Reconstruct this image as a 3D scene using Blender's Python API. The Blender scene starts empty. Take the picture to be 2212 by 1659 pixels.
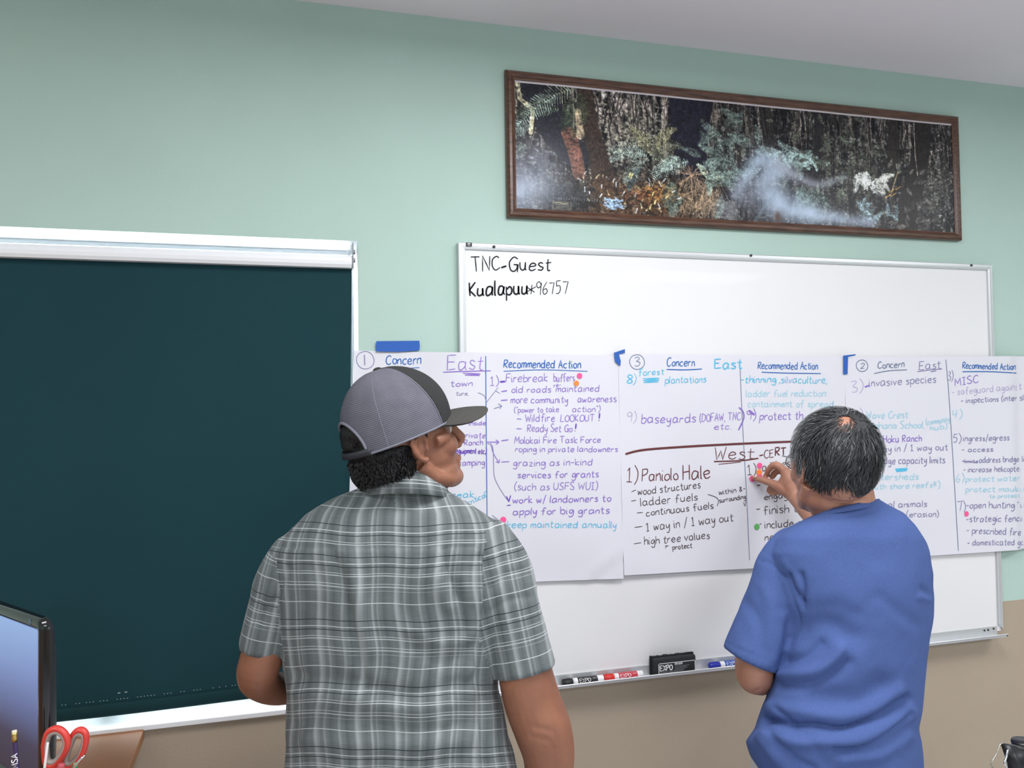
import bpy, bmesh, math, random
import numpy as np
from mathutils import Vector, Matrix
random.seed(7); rng = np.random.default_rng(7)
C = bpy.context.scene.collection
sc = bpy.context.scene
# ---------------------------------------------------------------- camera (solved from the wall's vanishing lines)
F = 1789.0; CX, CY = 1106.0, 829.5
def nrm(v): v = np.array(v, float); return v/np.linalg.norm(v)
_down = nrm([.0150, 1, -.0274])
_r = np.array([7206-CX, 787-CY, F]); _r = nrm(_r-_down*(_r@_down))
_up = -_down
_y = np.cross(_up, _r)
if _y[2] < 0: _y = -_y
AX = np.array([_r, _y, _up])            # rows: world X, Y, Z axes in image coordinates (right, down, forward)
CAM = np.array([0, -2.2, 1.6])
def ray(px, py): return AX @ np.array([px-CX, py-CY, F])
def at(px, py, Y):                        # the point of the plane y = Y that stands at that place of the photo
    v = ray(px, py); return Vector(CAM + v*((Y-CAM[1])/v[1]))
def dep(px, py, d): return Vector(CAM + ray(px, py)*(d/F))     # same, by distance along the lens axis
def proj(P):
    q = (np.asarray(P)-CAM) @ AX
    return CX+F*q[..., 0]/q[..., 2], CY+F*q[..., 1]/q[..., 2]
cam = bpy.data.cameras.new('camera'); cam_o = bpy.data.objects.new('camera', cam); C.objects.link(cam_o)
cam.sensor_fit = 'HORIZONTAL'; cam.sensor_width = 36; cam.lens = 36*F/2212; cam.clip_start = .02
M3 = Matrix(((AX[0][0], -AX[0][1], -AX[0][2]), (AX[1][0], -AX[1][1], -AX[1][2]), (AX[2][0], -AX[2][1], -AX[2][2])))
cam_o.matrix_world = Matrix.Translation(Vector(CAM)) @ M3.to_4x4()
sc.camera = cam_o
# ---------------------------------------------------------------- light
w = bpy.data.worlds.new('world'); sc.world = w; w.use_nodes = True
bg = w.node_tree.nodes['Background']; bg.inputs[0].default_value = (.86, .93, 1, 1); bg.inputs[1].default_value = 10.0
def area(name, loc, sx, sy, power, col=(1, .97, .93), rot=(0, 0, 0)):
    l = bpy.data.lights.new(name, 'AREA'); l.shape = 'RECTANGLE'; l.size = sx; l.size_y = sy; l.energy = power; l.color = col
    o = bpy.data.objects.new(name, l); C.objects.link(o); o.location = loc; o.rotation_euler = rot; return o
LAMPS = [(.75, -1.15, 28), (-1.6, -1.5, 20), (3.0, -1.5, 25), (.6, -3.7, 42), (3.2, -3.7, 36), (-2.0, -3.7, 34)]
for x, y, p in LAMPS: area('ceiling_lamp_light', (x, y, 2.605), 1.15, .5, p, (.97, .98, 1))
# soft fill added behind the camera; the rear wall has no window
area('rear_fill_light', (.9, -5.85, 1.55), 3.4, 1.3, 22, (.90, .95, 1), (math.radians(-90), 0, math.pi))
sc.view_settings.view_transform = 'Standard'; sc.view_settings.look = 'None'
sc.view_settings.exposure = -0.10; sc.view_settings.gamma = 1; sc.view_settings.use_curve_mapping = False
# ---------------------------------------------------------------- materials
def s2l(c): return tuple(((v/255)/12.92 if v/255 <= .04045 else ((v/255+.055)/1.055)**2.4) for v in c)
_mc = {}
def mat(name, rgb=(200, 200, 200), rough=.6, metal=0, noise=0, nscale=20, bump=0, bscale=200, spec=.5, trans=0, coat=0):
    if name in _mc: return _mc[name]
    m = bpy.data.materials.new(name); m.use_nodes = True; nt = m.node_tree; N = nt.nodes; L = nt.links
    p = N['Principled BSDF']; c = s2l(rgb)
    p.inputs['Base Color'].default_value = (*c, 1); p.inputs['Roughness'].default_value = rough; p.inputs['Metallic'].default_value = metal
    p.inputs['Specular IOR Level'].default_value = spec; p.inputs['Coat Weight'].default_value = coat
    tc = N.new('ShaderNodeTexCoord')
    if noise:
        n = N.new('ShaderNodeTexNoise'); n.inputs['Scale'].default_value = nscale; n.inputs['Detail'].default_value = 5; L.new(tc.outputs['Object'], n.inputs['Vector'])
        r = N.new('ShaderNodeValToRGB'); r.color_ramp.elements[0].position = .3; r.color_ramp.elements[1].position = .7
        r.color_ramp.elements[0].color = (*[v*(1-noise) for v in c], 1); r.color_ramp.elements[1].color = (*[min(1, v*(1+noise)) for v in c], 1)
        L.new(n.outputs['Fac'], r.inputs['Fac']); L.new(r.outputs['Color'], p.inputs['Base Color'])
    if bump:
        n = N.new('ShaderNodeTexNoise'); n.inputs['Scale'].default_value = bscale; n.inputs['Detail'].default_value = 4; L.new(tc.outputs['Object'], n.inputs['Vector'])
        b = N.new('ShaderNodeBump'); b.inputs['Strength'].default_value = bump; b.inputs['Distance'].default_value = .002
        L.new(n.outputs['Fac'], b.inputs['Height']); L.new(b.outputs['Normal'], p.inputs['Normal'])
    if trans:
        t = N.new('ShaderNodeBsdfTranslucent'); t.inputs['Color'].default_value = (*c, 1); mx = N.new('ShaderNodeMixShader'); mx.inputs[0].default_value = trans
        out = N['Material Output']; L.new(p.outputs[0], mx.inputs[1]); L.new(t.outputs[0], mx.inputs[2]); L.new(mx.outputs[0], out.inputs[0])
    _mc[name] = m; return m
def emit(name, rgb, s):
    m = mat(name, rgb); p = m.node_tree.nodes['Principled BSDF']; p.inputs['Emission Color'].default_value = (*s2l(rgb), 1); p.inputs['Emission Strength'].default_value = s; return m
def attr_mat(name, rough=.5, attr='Col', coat=0, bump=0, bscale=300, spec=.5, metal=0):
    m = mat(name, rough=rough, coat=coat, bump=bump, bscale=bscale, spec=spec); nt = m.node_tree
    a = nt.nodes.new('ShaderNodeAttribute'); a.attribute_name = attr; nt.links.new(a.outputs['Color'], nt.nodes['Principled BSDF'].inputs['Base Color']); return m
# ---------------------------------------------------------------- object helpers
def tag(o, label=None, cat=None, group=None, kind=None):
    for k, v in (('label', label), ('category', cat), ('group', group), ('kind', kind)):
        if v: o[k] = v
    return o
def thing(name, label, cat, loc=(0, 0, 0), group=None):
    o = bpy.data.objects.new(name, None); C.objects.link(o); o.location = loc; o.empty_display_size = .05
    return tag(o, label, cat, group)
def link(name, me, mats, parent=None, smooth=False, keep=False):
    o = bpy.data.objects.new(name, me); C.objects.link(o)
    if not keep:
        for m in (mats if isinstance(mats, (list, tuple)) else [mats]): me.materials.append(m)
    if smooth: me.polygons.foreach_set('use_smooth', [True]*len(me.polygons))
    if parent is not None:
        o.parent = parent
        if parent.type == 'EMPTY': o.matrix_parent_inverse = Matrix.Translation(-Vector(parent.location))
    return o
def obj(name, bm, mats, parent=None, smooth=False):
    me = bpy.data.meshes.new(name); bm.to_mesh(me); bm.free(); return link(name, me, mats, parent, smooth)
def box(bm, lo, hi, bev=0, mi=0):
    lo = Vector(lo); hi = Vector(hi); c = (lo+hi)/2; s = hi-lo
    r = bmesh.ops.create_cube(bm, size=1, matrix=Matrix.Translation(c) @ Matrix.Diagonal((abs(s.x), abs(s.y), abs(s.z), 1)))
    if bev:
        es = list({e for v in r['verts'] for e in v.link_edges}); g = bmesh.ops.bevel(bm, geom=es, offset=bev, segments=2, affect='EDGES', profile=.6)
    for v in r['verts']:
        if v.is_valid:
            for f in v.link_faces: f.material_index = mi
    return bm
def mkbox(name, lo, hi, m, parent=None, bev=0, smooth=False):
    return obj(name, box(bmesh.new(), lo, hi, bev), m, parent, smooth)
def frame_of(t, ref=None):
    t = Vector(t).normalized(); ref = Vector(ref) if ref is not None else (Vector((0, 0, 1)) if abs(t.z) < .9 else Vector((1, 0, 0)))
    a = t.cross(ref).normalized(); b = a.cross(t).normalized(); return a, b
def tube(bm, pts, n=14, ref=None, flat=1.0, cap=True, mi=0, closed=False):
    P = [Vector(p) for p, r in pts]; rings = []; pa = None
    for i, (p, r) in enumerate(pts):
        if closed: t = P[(i+1) % len(P)]-P[i-1]
        else: t = (P[min(i+1, len(P)-1)]-P[max(i-1, 0)])
        a, b = frame_of(t, ref)
        if pa is not None and ref is None:
            t = Vector(t).normalized(); q = pa-t*pa.dot(t)
            if q.length > 1e-6: a = q.normalized(); b = a.cross(t).normalized()
        pa = a
        rings.append([bm.verts.new(P[i]+a*math.cos(2*math.pi*k/n)*r+b*math.sin(2*math.pi*k/n)*r*flat) for k in range(n)])
    m = len(rings)
    for i in range(m if closed else m-1):
        A, B = rings[i], rings[(i+1) % m]
        for k in range(n): bm.faces.new((A[k], A[(k+1) % n], B[(k+1) % n], B[k])).material_index = mi
    if cap and not closed:
        bm.faces.new(rings[0][::-1]).material_index = mi; bm.faces.new(rings[-1]).material_index = mi
    return rings
def ball(bm, c, r, R=None, seg=20):
    r = (r, r, r) if isinstance(r, (int, float)) else r
    M = Matrix.Translation(Vector(c)) @ (R.to_4x4() if R is not None else Matrix()) @ Matrix.Diagonal((*r, 1))
    bmesh.ops.create_uvsphere(bm, u_segments=seg, v_segments=seg//2, radius=1, matrix=M)
def cr(pts, k=6):                      # Catmull-Rom through points (tuples of any length)
    pts = [np.array(p, float) for p in pts]
    if len(pts) < 3: return pts
    out = []
    for i in range(len(pts)-1):
        a = pts[max(i-1, 0)]; b = pts[i]; c = pts[i+1]; d = pts[min(i+2, len(pts)-1)]
        for j in range(k):
            t = j/k; out.append(.5*(2*b+(c-a)*t+(2*a-5*b+4*c-d)*t*t+(3*b-a-3*c+d)*t**3))
    out.append(pts[-1]); return out
def smoothstep(a, b, x): t = np.clip((x-a)/(b-a), 0, 1); return t*t*(3-2*t)
_G = rng.random((64, 64, 64))
def vnoise(P, s):
    P = np.asarray(P)*s; i = np.floor(P).astype(int); f = P-i; f = f*f*(3-2*f); r = 0
    for dx in (0, 1):
        for dy in (0, 1):
            for dz in (0, 1):
                wt = (f[:, 0] if dx else 1-f[:, 0])*(f[:, 1] if dy else 1-f[:, 1])*(f[:, 2] if dz else 1-f[:, 2])
                r = r+wt*_G[(i[:, 0]+dx) % 64, (i[:, 1]+dy) % 64, (i[:, 2]+dz) % 64]
    return r*2-1

# ================================================================ SETTING
XL, XR, YB, CZ = -3.2, 4.9, -6.0, 2.668
WX0, WX1, WZ0, WZ1 = -1.02, .226, .846, 2.043      # window opening
MINT = (179, 203, 193); BEIGE = (173, 158, 140)
m_mint = mat('mint_wall_paint', MINT, .75, noise=.03, nscale=2.5, bump=.25, bscale=140, spec=.25)
m_beige = mat('beige_wall_paint', BEIGE, .7, noise=.03, nscale=3, bump=.25, bscale=140, spec=.25)
m_ceil = mat('ceiling_paint', (240, 233, 237), .9, bump=.2, bscale=90, spec=.1)
m_white = mat('white_trim_paint', (238, 238, 240), .5)
def wall_y(name, y, xs, zs, hole, face, kind='structure'):
    bm = bmesh.new()
    for i in range(len(xs)-1):
        for j in range(len(zs)-1):
            if hole and xs[i] >= hole[0]-1e-4 and xs[i+1] <= hole[1]+1e-4 and zs[j] >= hole[2]-1e-4 and zs[j+1] <= hole[3]+1e-4: continue
            v = [bm.verts.new((xs[a], y, zs[b])) for a, b in ((i, j), (i+1, j), (i+1, j+1), (i, j+1))]
            f = bm.faces.new(v); f.material_index = 1 if zs[j+1] <= .931 else 0
    bmesh.ops.remove_doubles(bm, verts=bm.verts, dist=1e-5)
    if hole:                            # thickness of the wall around the opening
        r = bmesh.ops.extrude_edge_only(bm, edges=[e for e in bm.edges if e.is_boundary and all(hole[0]-1e-3 <= v.co.x <= hole[1]+1e-3 and hole[2]-1e-3 <= v.co.z <= hole[3]+1e-3 for v in e.verts)])
        for g in r['geom']:
            if isinstance(g, bmesh.types.BMVert): g.co.y += .16
            if isinstance(g, bmesh.types.BMFace): g.material_index = 2
    return tag(obj(name, bm, [m_mint, m_beige, m_white]), kind=kind)
wall_y('wall_back', 0, [XL, WX0, WX1, XR], [0, WZ0, .93, WZ1, CZ], (WX0, WX1, WZ0, WZ1), -1)
wall_y('wall_rear', YB, [XL, XR], [0, .93, CZ], None, 1)
def quad(name, vs, m, label=None):
    bm = bmesh.new(); bm.faces.new([bm.verts.new(v) for v in vs]); return tag(obj(name, bm, m), kind='structure')
for nm, x in (('wall_left', XL), ('wall_right', XR)):
    bm = bmesh.new()
    for z0, z1, mi in ((0, .93, 1), (.93, CZ, 0)):
        f = bm.faces.new([bm.verts.new(v) for v in ((x, YB, z0), (x, 0, z0), (x, 0, z1), (x, YB, z1))]); f.material_index = mi
    tag(obj(nm, bm, [m_mint, m_beige]), kind='structure')
quad('ceiling', [(XL, YB, CZ), (XR, YB, CZ), (XR, 0, CZ), (XL, 0, CZ)], m_ceil)
quad('floor', [(XL, YB, 0), (XR, YB, 0), (XR, 0, 0), (XL, 0, 0)], mat('floor_vinyl', (196, 196, 202), .6, noise=.12, nscale=9))
for nm, lo, hi in (('baseboard_back', (XL, -.012, 0), (XR, -.0005, .09)),):
    tag(mkbox(nm, lo, hi, mat('baseboard_paint', (120, 105, 90), .6), bev=.003), kind='structure')
# window behind the blind: frame, mullion, pane
win = bpy.data.objects.new('window_1', None); C.objects.link(win); win.location = (WX0, .12, WZ0); tag(win, kind='structure')
bm = bmesh.new(); yf = (.144, .159)
for lo, hi in (((WX0+.001, WZ0+.001), (WX0+.035, WZ1-.001)), ((WX1-.012, WZ0+.001), (WX1-.001, WZ1-.001)), ((WX0+.035, WZ0+.001), (WX1-.012, WZ0+.015)), ((WX0+.035, WZ1-.012), (WX1-.012, WZ1-.001))):
    box(bm, (lo[0], yf[0], lo[1]), (hi[0], yf[1], hi[1]), .003)
obj('window_frame', bm, m_white, win)
mkbox('mullion', (-.42, .144, WZ0+.015), (-.38, .158, WZ1-.035), m_white, win, .003)
mg = bpy.data.materials.new('window_glass'); mg.use_nodes = True; nt = mg.node_tree
g = nt.nodes.new('ShaderNodeBsdfGlossy'); g.inputs['Roughness'].default_value = .02; t = nt.nodes.new('ShaderNodeBsdfTransparent'); t.inputs[0].default_value = (.93, .97, .96, 1)
fr = nt.nodes.new('ShaderNodeFresnel'); fr.inputs[0].default_value = 1.45; mx = nt.nodes.new('ShaderNodeMixShader')
nt.links.new(fr.outputs[0], mx.inputs[0]); nt.links.new(t.outputs[0], mx.inputs[1]); nt.links.new(g.outputs[0], mx.inputs[2]); nt.links.new(mx.outputs[0], nt.nodes['Material Output'].inputs[0])
mkbox('pane', (WX0+.03, .149, WZ0+.01), (-.41, .153, WZ1-.03), mg, win); mkbox('pane', (-.39, .149, WZ0+.01), (WX1-.008, .153, WZ1-.03), mg, win)
bm = bmesh.new(); box(bm, (WX0+.0005, -.014, WZ0-.012), (WX1+.0, .10, WZ0+.0), .002); tag(obj('trim_1', bm, m_white), kind='structure')   # sill board

# ================================================================ ROLLER BLIND
bl = thing('roller_blind', 'dark teal roller blind pulled down over the window under a white roller', 'blind', (-.4, 0, WZ1))
m_blind = mat('teal_blackout_fabric', (25, 56, 60), .85, bump=.25, bscale=900, noise=.05, nscale=1.5, spec=.15, trans=.010)
m_blind.node_tree.nodes['Translucent BSDF'].inputs['Color'].default_value = (.05, .18, .28, 1)
bx1, bz1 = .212, 1.97
def blind_y(x, z): return .012+.004*math.sin(x*7+z*1.3)*(1.97-z)+.003*math.sin(z*9)*smoothstep(.0, .2, x)
bm = bmesh.new(); nx, nz = 60, 60; zb = .876
def bp(i, j):
    x = WX0+.02+(bx1-WX0-.02)*i/nx; t = j/nz; z = zb+(1.985-zb)*t
    x += (t-1)*.020*smoothstep(-.6, .2, x); z += (1-t)*.004*math.sin(x*3); return (x, blind_y(x, z), z)
g_ = [[bm.verts.new(bp(i, j)) for j in range(nz+1)] for i in range(nx+1)]
for i in range(nx):
    for j in range(nz): bm.faces.new((g_[i][j], g_[i+1][j], g_[i+1][j+1], g_[i][j+1]))
o = obj('fabric', bm, m_blind, bl, True)
# hem pocket and stitch line; pale dashes paint daylight in the needle holes
bm = bmesh.new(); hp = [(bp(i, 0)[0], bp(i, 0)[1]-.0045, bp(i, 0)[2]+.016) for i in range(nx+1)]
r0 = []
for x, y, z in hp:
    ring = [bm.verts.new((x, y+dy, z+dz)) for dy, dz in ((0, -.017), (-.0035, -.012), (-.004, .008), (0, .015), (.003, .0))]; r0.append(ring)
for i in range(nx):
    for k in range(5): bm.faces.new((r0[i][k], r0[i+1][k], r0[i+1][(k+1) % 5], r0[i][(k+1) % 5]))
obj('hem_pocket', bm, m_blind, bl, True)
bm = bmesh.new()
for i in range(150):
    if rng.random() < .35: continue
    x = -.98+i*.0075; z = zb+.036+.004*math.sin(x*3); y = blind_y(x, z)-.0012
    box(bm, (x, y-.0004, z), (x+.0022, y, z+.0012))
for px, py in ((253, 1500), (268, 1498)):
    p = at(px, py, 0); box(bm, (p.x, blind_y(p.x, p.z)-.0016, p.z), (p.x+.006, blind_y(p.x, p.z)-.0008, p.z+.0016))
tag(obj('stitch_holes', bm, mat('stitch_hole_light', (190, 205, 200), .8), bl), kind='stuff')
# roller / fascia
prof = [(-.010, -.004), (-.015, .004), (-.0165, .013), (-.014, .021), (-.007, .028), (.004, .030), (.020, .029), (.027, .020), (.027, .004), (.020, -.004)]
bm = bmesh.new(); rz = 1.974; ra = [bm.verts.new((WX0, y, rz+z)) for y, z in prof]; rb = [bm.verts.new((bx1-.002, y, rz+z)) for y, z in prof]
for k in range(len(prof)): bm.faces.new((ra[k], rb[k], rb[(k+1) % len(prof)], ra[(k+1) % len(prof)]))
bm.faces.new(ra); bm.faces.new(rb[::-1]); bmesh.ops.recalc_face_normals(bm, faces=bm.faces)
obj('fascia', bm, mat('white_vinyl', (240, 240, 243), .35), bl)
bm = bmesh.new(); box(bm, (bx1-.001, -.012, rz-.004), (bx1+.003, .03, rz+.062), .001)
for z in (rz+.038, rz+.016): tube(bm, [((bx1+.002, -.006, z), .006), ((bx1+.007, -.006, z), .006)], 12)
obj('end_bracket', bm, mat('grey_steel', (120, 124, 128), .35, metal=.8), bl)

# ================================================================ WHITEBOARD
S = Vector
bd = thing('whiteboard', 'large white dry-erase board in an aluminium frame with a tray', 'whiteboard', (1.42, 0, .84))
BX0, BX1, BZ0, BZ1 = at(990, 523, -.02).x, at(2143, 571, -.02).x, .845, at(990, 523, -.02).z
m_board = mat('whiteboard_enamel', (229, 228, 229), .38, coat=.05, noise=.012, nscale=2)
m_alu = mat('brushed_aluminium', (212, 214, 216), .38, metal=.55, bump=.05)
mkbox('writing_surface', (BX0+.005, -.014, BZ0-.005), (BX1-.005, -.001, BZ1-.005), m_board, bd)
def fr_strip(a, b, inward, wd=.019):    # mitred strip with stepped profile
    a, b, inward = Vector(a), Vector(b), Vector(inward); t = (b-a).normalized()
    prof = [(0, -.001), (0, -.0205), (.002, -.022), (.010, -.022), (.0105, -.0205), (.012, -.0205), (.0125, -.021), (.0175, -.020), (wd, -.017), (wd, -.001)]
    bm = bmesh.new(); A = []; B = []
    for d, y in prof:
        A.append(bm.verts.new(a+inward*d+t*d+Vector((0, y, 0)))); B.append(bm.verts.new(b+inward*d-t*d+Vector((0, y, 0))))
    n = len(prof)
    for k in range(n): bm.faces.new((A[k], B[k], B[(k+1) % n], A[(k+1) % n]))
    bm.faces.new(A); bm.faces.new(B[::-1]); bmesh.ops.recalc_face_normals(bm, faces=bm.faces)
    return obj('frame_strip', bm, m_alu, bd)
c = [(BX0, 0, BZ1), (BX1, 0, BZ1), (BX1, 0, BZ0), (BX0, 0, BZ0)]
fr_strip(c[0], c[1], (0, 0, -1)); fr_strip(c[1], c[2], (-1, 0, 0)); fr_strip(c[3], c[0], (1, 0, 0))
# tray
ty = -.062; TL0 = at(1210, 1483, ty); TL1 = at(2172, 1369, ty); tz = (TL0.z+TL1.z)/2
TX0, TX1 = BX0-.005, at(2178, 1368, ty).x
bm = bmesh.new(); prof = [(-.001, BZ0+.012), (-.019, BZ0+.012), (-.020, tz-.012), (ty+.006, tz-.011), (ty+.0035, tz-.001), (ty, tz+.001), (ty-.0015, tz-.001), (ty+.0005, tz-.003), (ty+.034, tz-.0165), (-.012, tz-.017), (-.001, tz-.017)]
A = [bm.verts.new((TX0, y, z)) for y, z in prof]; B = [bm.verts.new((TX1, y, z)) for y, z in prof]; n = len(prof)
for k in range(n): bm.faces.new((A[k], B[k], B[(k+1) % n], A[(k+1) % n]))
bm.faces.new(A); bm.faces.new(B[::-1]); bmesh.ops.recalc_face_normals(bm, faces=bm.faces)
obj('tray', bm, m_alu, bd)
TRAYZ = tz-.0115
for px, py in ((1067, 533), (1622, 552), (2098, 573)):
    p = at(px, py, -.022); bm = bmesh.new(); tube(bm, [((p.x, -.0225, p.z), .0042), ((p.x, -.0245, p.z), .0038), ((p.x, -.0255, p.z), .0022)], 12)
    obj('screw', bm, mat('dark_screw', (70, 70, 70), .4, metal=.7), bd, True)
for px, py in ((2127, 1362), (2135, 1361), (2147, 1358)):
    p = at(px, py, -.021); bm = bmesh.new(); tube(bm, [((p.x, -.0195, p.z), .003), ((p.x, -.0215, p.z), .003)], 10); obj('screw', bm, _mc['dark_screw'], bd)
p = at(1013, 528, -.023); mkbox('corner_badge', (p.x-.0085, -.0245, p.z-.0052), (p.x+.0085, -.0222, p.z+.0052), mat('black_plastic', (22, 22, 24), .4), bd, .001)
bm = bmesh.new(); tube(bm, [((p.x+.004*math.cos(a)*1.0, -.0248, p.z+.003*math.sin(a)), .0007) for a in np.linspace(.5, 5.8, 16)], 6)
tube(bm, [((p.x-.003, -.0248, p.z+.003), .0007), ((p.x, -.0248, p.z), .0007), ((p.x+.0035, -.0248, p.z+.0025), .0007)], 6)
obj('badge_mark', bm, mat('print_white', (235, 235, 235), .5), bd)

# ================================================================ HANDWRITING (single-stroke marker letters)
GL = {
'a': "3.4,3.2 2.6,4 1,3.8 .2,2 .8,.2 2.2,.3 3.3,1.8 3.4,3.8 3.4,1 4,.1", 'b': "0,7 0,.3|0,2.5 1.2,4 3,3.4 3.2,1.2 1.8,0 0,.6",
'c': "3,3.3 1.8,4 .3,3 .2,1 1.5,0 3.1,.6", 'd': "3.3,3 2.2,4 .5,3.2 .2,1.2 1.5,0 3,.8 3.4,2.5 3.5,7|3.5,6 3.4,1 3.9,0",
'e': ".3,2 3,2.4 2.8,3.7 1.5,4 .2,2.6 .4,.7 1.8,0 3.4,.7", 'f': "3.2,6.3 2.3,7 1.4,6 1.3,3 1.2,-.8|0,3.6 2.8,3.8",
'g': "3.2,3.4 2,4 .4,3 .6,1 2.2,.8 3.2,3.4 3.4,0 2.8,-2.6 1.2,-3 .2,-2", 'h': "0,7 0,0|0,2.4 1.4,4 2.8,3.4 3,0",
'i': "0,4 .1,.8 .6,0|0,5.5 .15,5.9", 'j': "1.4,4 1.4,-2 .6,-3 0,-2.4|1.4,5.5 1.5,5.9", 'k': "0,7 0,0|2.8,4 .1,1.8 3,0", 'l': "0,7 0,1 .4,0",
'm': "0,4 0,0|0,2.6 1.2,4 2,3.2 2,0|2,2.6 3.2,4 4.1,3.2 4.2,0", 'n': "0,4 0,0|0,2.6 1.4,4 2.6,3.4 2.8,0",
'o': "1.8,4 .3,3 .3,1 1.8,0 3.2,1.2 3,3.2 1.8,4", 'p': "0,4 0,-3|0,2.8 1.5,4 3,3 2.8,1 1.4,0 0,.8", 'q': "3,3.4 1.6,4 .3,2.6 .8,.4 2.4,.6 3,3.6|3,4 3,-3 3.6,-2.4",
'r': "0,4 0,0|0,2.4 1.2,3.8 2.4,3.6", 's': "2.8,3.5 1.5,4 .4,3.2 1.4,2.2 2.6,1.3 1.8,0 .1,.4", 't': "1.2,6.3 1.2,1 1.8,0 2.6,.3|0,4.2 2.6,4.3",
'u': "0,4 0,1 1.2,0 2.6,1 2.8,4|2.8,4 2.8,.8 3.4,0", 'v': "!0,4 1.4,0 2.8,4", 'w': "0,4 .8,.1 2,3 3,.1 4,4", 'x': "!0,4 2.8,0|!2.8,4 0,0",
'y': "0,4 .4,1.6 1.8,1.2 2.8,4|2.8,4 2.6,-1 1.6,-3 .2,-2.4", 'z': "!0,3.9 2.6,3.9 0,0 2.8,0",
'A': "!0,0 2.2,7 4,0|!.7,2.5 3.4,2.7", 'B': "!0,0 0,7|0,7 3,6.4 2.6,4 .1,3.7|.1,3.7 3.6,3 3,0 0,0", 'C': "4,6 2.6,7 .5,5.4 .2,2 1.8,0 4.2,1", 'D': "!0,0 .2,7|0,7 3.4,6 4,3 2.6,.6 0,0",
'E': "!3.6,7 0,6.8 .1,0 3.8,.2|!0,3.6 3,3.7", 'F': "!3.6,7 0,6.8 0,0|!0,3.6 3,3.7", 'G': "4.2,6 2.4,7 .3,4.6 .8,.8 2.8,0 4.1,1.4 4,3.2|!2.4,3.2 4.6,3.2 4.4,-.8", 'H': "!0,7 .1,0|!3.6,7 3.6,0|!0,3.6 3.6,3.8",
'I': "!0,6.9 2.4,7|!1.2,7 1.2,0|!0,0 2.4,0", 'J': "2.4,7 2.4,1 1.2,0 0,1", 'K': "!0,7 .2,0|!3.4,7 .2,3.2 3.6,0", 'L': "!0,7 0,0 3,0", 'M': "!0,0 .6,7 2.4,2 4.4,7 4.8,0", 'N': "!0,0 .2,7 3.4,.2 3.8,7",
'O': "2.2,7 .2,5 .4,1.6 2.2,0 4,1.8 4,5.2 2.2,7", 'P': "!0,7 .1,0|0,6.8 3,6.8 3.4,4.6 1.6,3.4 .1,3.4", 'R': "!0,7 .1,0|0,6.8 3,6.8 3.2,4.6 1.6,3.6 .1,3.5|!.4,3.5 3.6,0", 'S': "3.4,6.2 2,7 .3,5.6 1.6,3.8 3.4,2 2.2,0 0,.8",
'T': "!0,6.9 4.4,7|!2.1,7 2.2,0", 'U': "0,7 0,1.8 1.6,0 3.4,1.6 3.6,7", 'W': "!0,7 1.2,0 2.6,5 3.8,0 5.2,7", 'X': "!0,7 3.6,0|!3.6,7 0,0", 'Y': "!0,7 1.8,3.6 3.6,7|!1.8,3.6 1.8,0",
'0': "1.8,7 .2,5 .4,1.6 1.8,0 3.4,2 3.2,5.4 1.8,7", '1': "!.1,5.4 1.3,7 1.3,0|!0,0 2.6,0", '2': "0,5.6 1.6,7 3,5.6 2,2.8 0,0|!0,0 3.4,.2", '3': "0,6.4 1.8,7 2.8,5.6 1,3.9 3,2.6 2.2,.2 0,.5",
'4': "!0,7 0,3.4 3,3.4|!2.2,7 2.2,0", '5': "!3,7 .6,7 .4,4|.4,4 2.4,4.2 3,2 1.8,.2 0,.4", '6': "2.8,7 .8,4.6 .2,1.6 1.6,0 3,1.4 2.4,3 .4,2.2", '7': "!0,6.8 3.4,7 2,0", '8': "2.6,6 1.4,7 .3,5.6 2.8,1.8 1.6,0 .2,1.4 2.8,5 2.4,6.4", '9': "3,5.4 1.6,7 .2,5.4 1,3.8 2.8,4.8 3,6 2.6,0",
'-': "!0,2.6 2.4,2.8", '~': "0,2.4 .8,3 1.6,2.4 2.4,3", '.': "!0,0 .3,.2", ',': "!.3,.3 0,-1.2", ';': "!.3,3 .4,3.2|!.4,.4 0,-1.2", ':': "!.3,3 .4,3.3|!.3,.2 .4,.5", "'": "!0,7 0,5.6", '"': "!0,7 0,5.4|!.9,7 .9,5.4", '!': "!0,7.2 0,2|!0,.5 0,.2",
'(': "1.6,8 .2,5 .2,1.4 1.6,-1.4", ')': "0,8 1.5,5 1.5,1.4 0,-1.4", '/': "!0,-1.2 2.4,7.6", '&': "3.2,0 .6,5 1.6,6.4 2.4,5 .2,1.6 1.4,0 3.2,2.2", '*': "!1.6,1 1.6,6.4|!0,2.2 3.2,5.4|!3.2,2.2 0,5.2", '^': "!0,0 1.4,1.2"}
_gc = {}
def glyph(ch):
    if ch not in _gc:
        st = []; mxx = 0
        for s in GL[ch].split('|'):
            poly = s.startswith('!'); pts = [tuple(map(float, q.split(','))) for q in s.lstrip('!').split()]
            mxx = max(mxx, max(p[0] for p in pts)); st.append((pts, poly))
        _gc[ch] = (st, mxx)
    return _gc[ch]
def ribbon(bm, P, wd, mi, nrmv=Vector((0, -1, 0)), taper=.25):
    n = len(P)
    if n < 2: return
    vs = []
    for i in range(n):
        t = (P[min(i+1, n-1)]-P[max(i-1, 0)])
        if t.length < 1e-9: t = Vector((1, 0, 0))
        s = t.normalized().cross(nrmv).normalized()*wd*.5*(1-taper*(abs(2*i/(n-1)-1)**3))
        vs.append((bm.verts.new(P[i]+s), bm.verts.new(P[i]-s)))
    for i in range(n-1):
        f = bm.faces.new((vs[i][0], vs[i+1][0], vs[i+1][1], vs[i][1])); f.material_index = mi
def surf_map(yf):                      # photo place -> point on the sheet's surface
    def f(px, py):
        y = -.02
        for _ in range(3):
            p = at(px, py, y); y = yf(p.x, p.z)
        return Vector((p.x, y-.0007, p.z))
    return f
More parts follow.
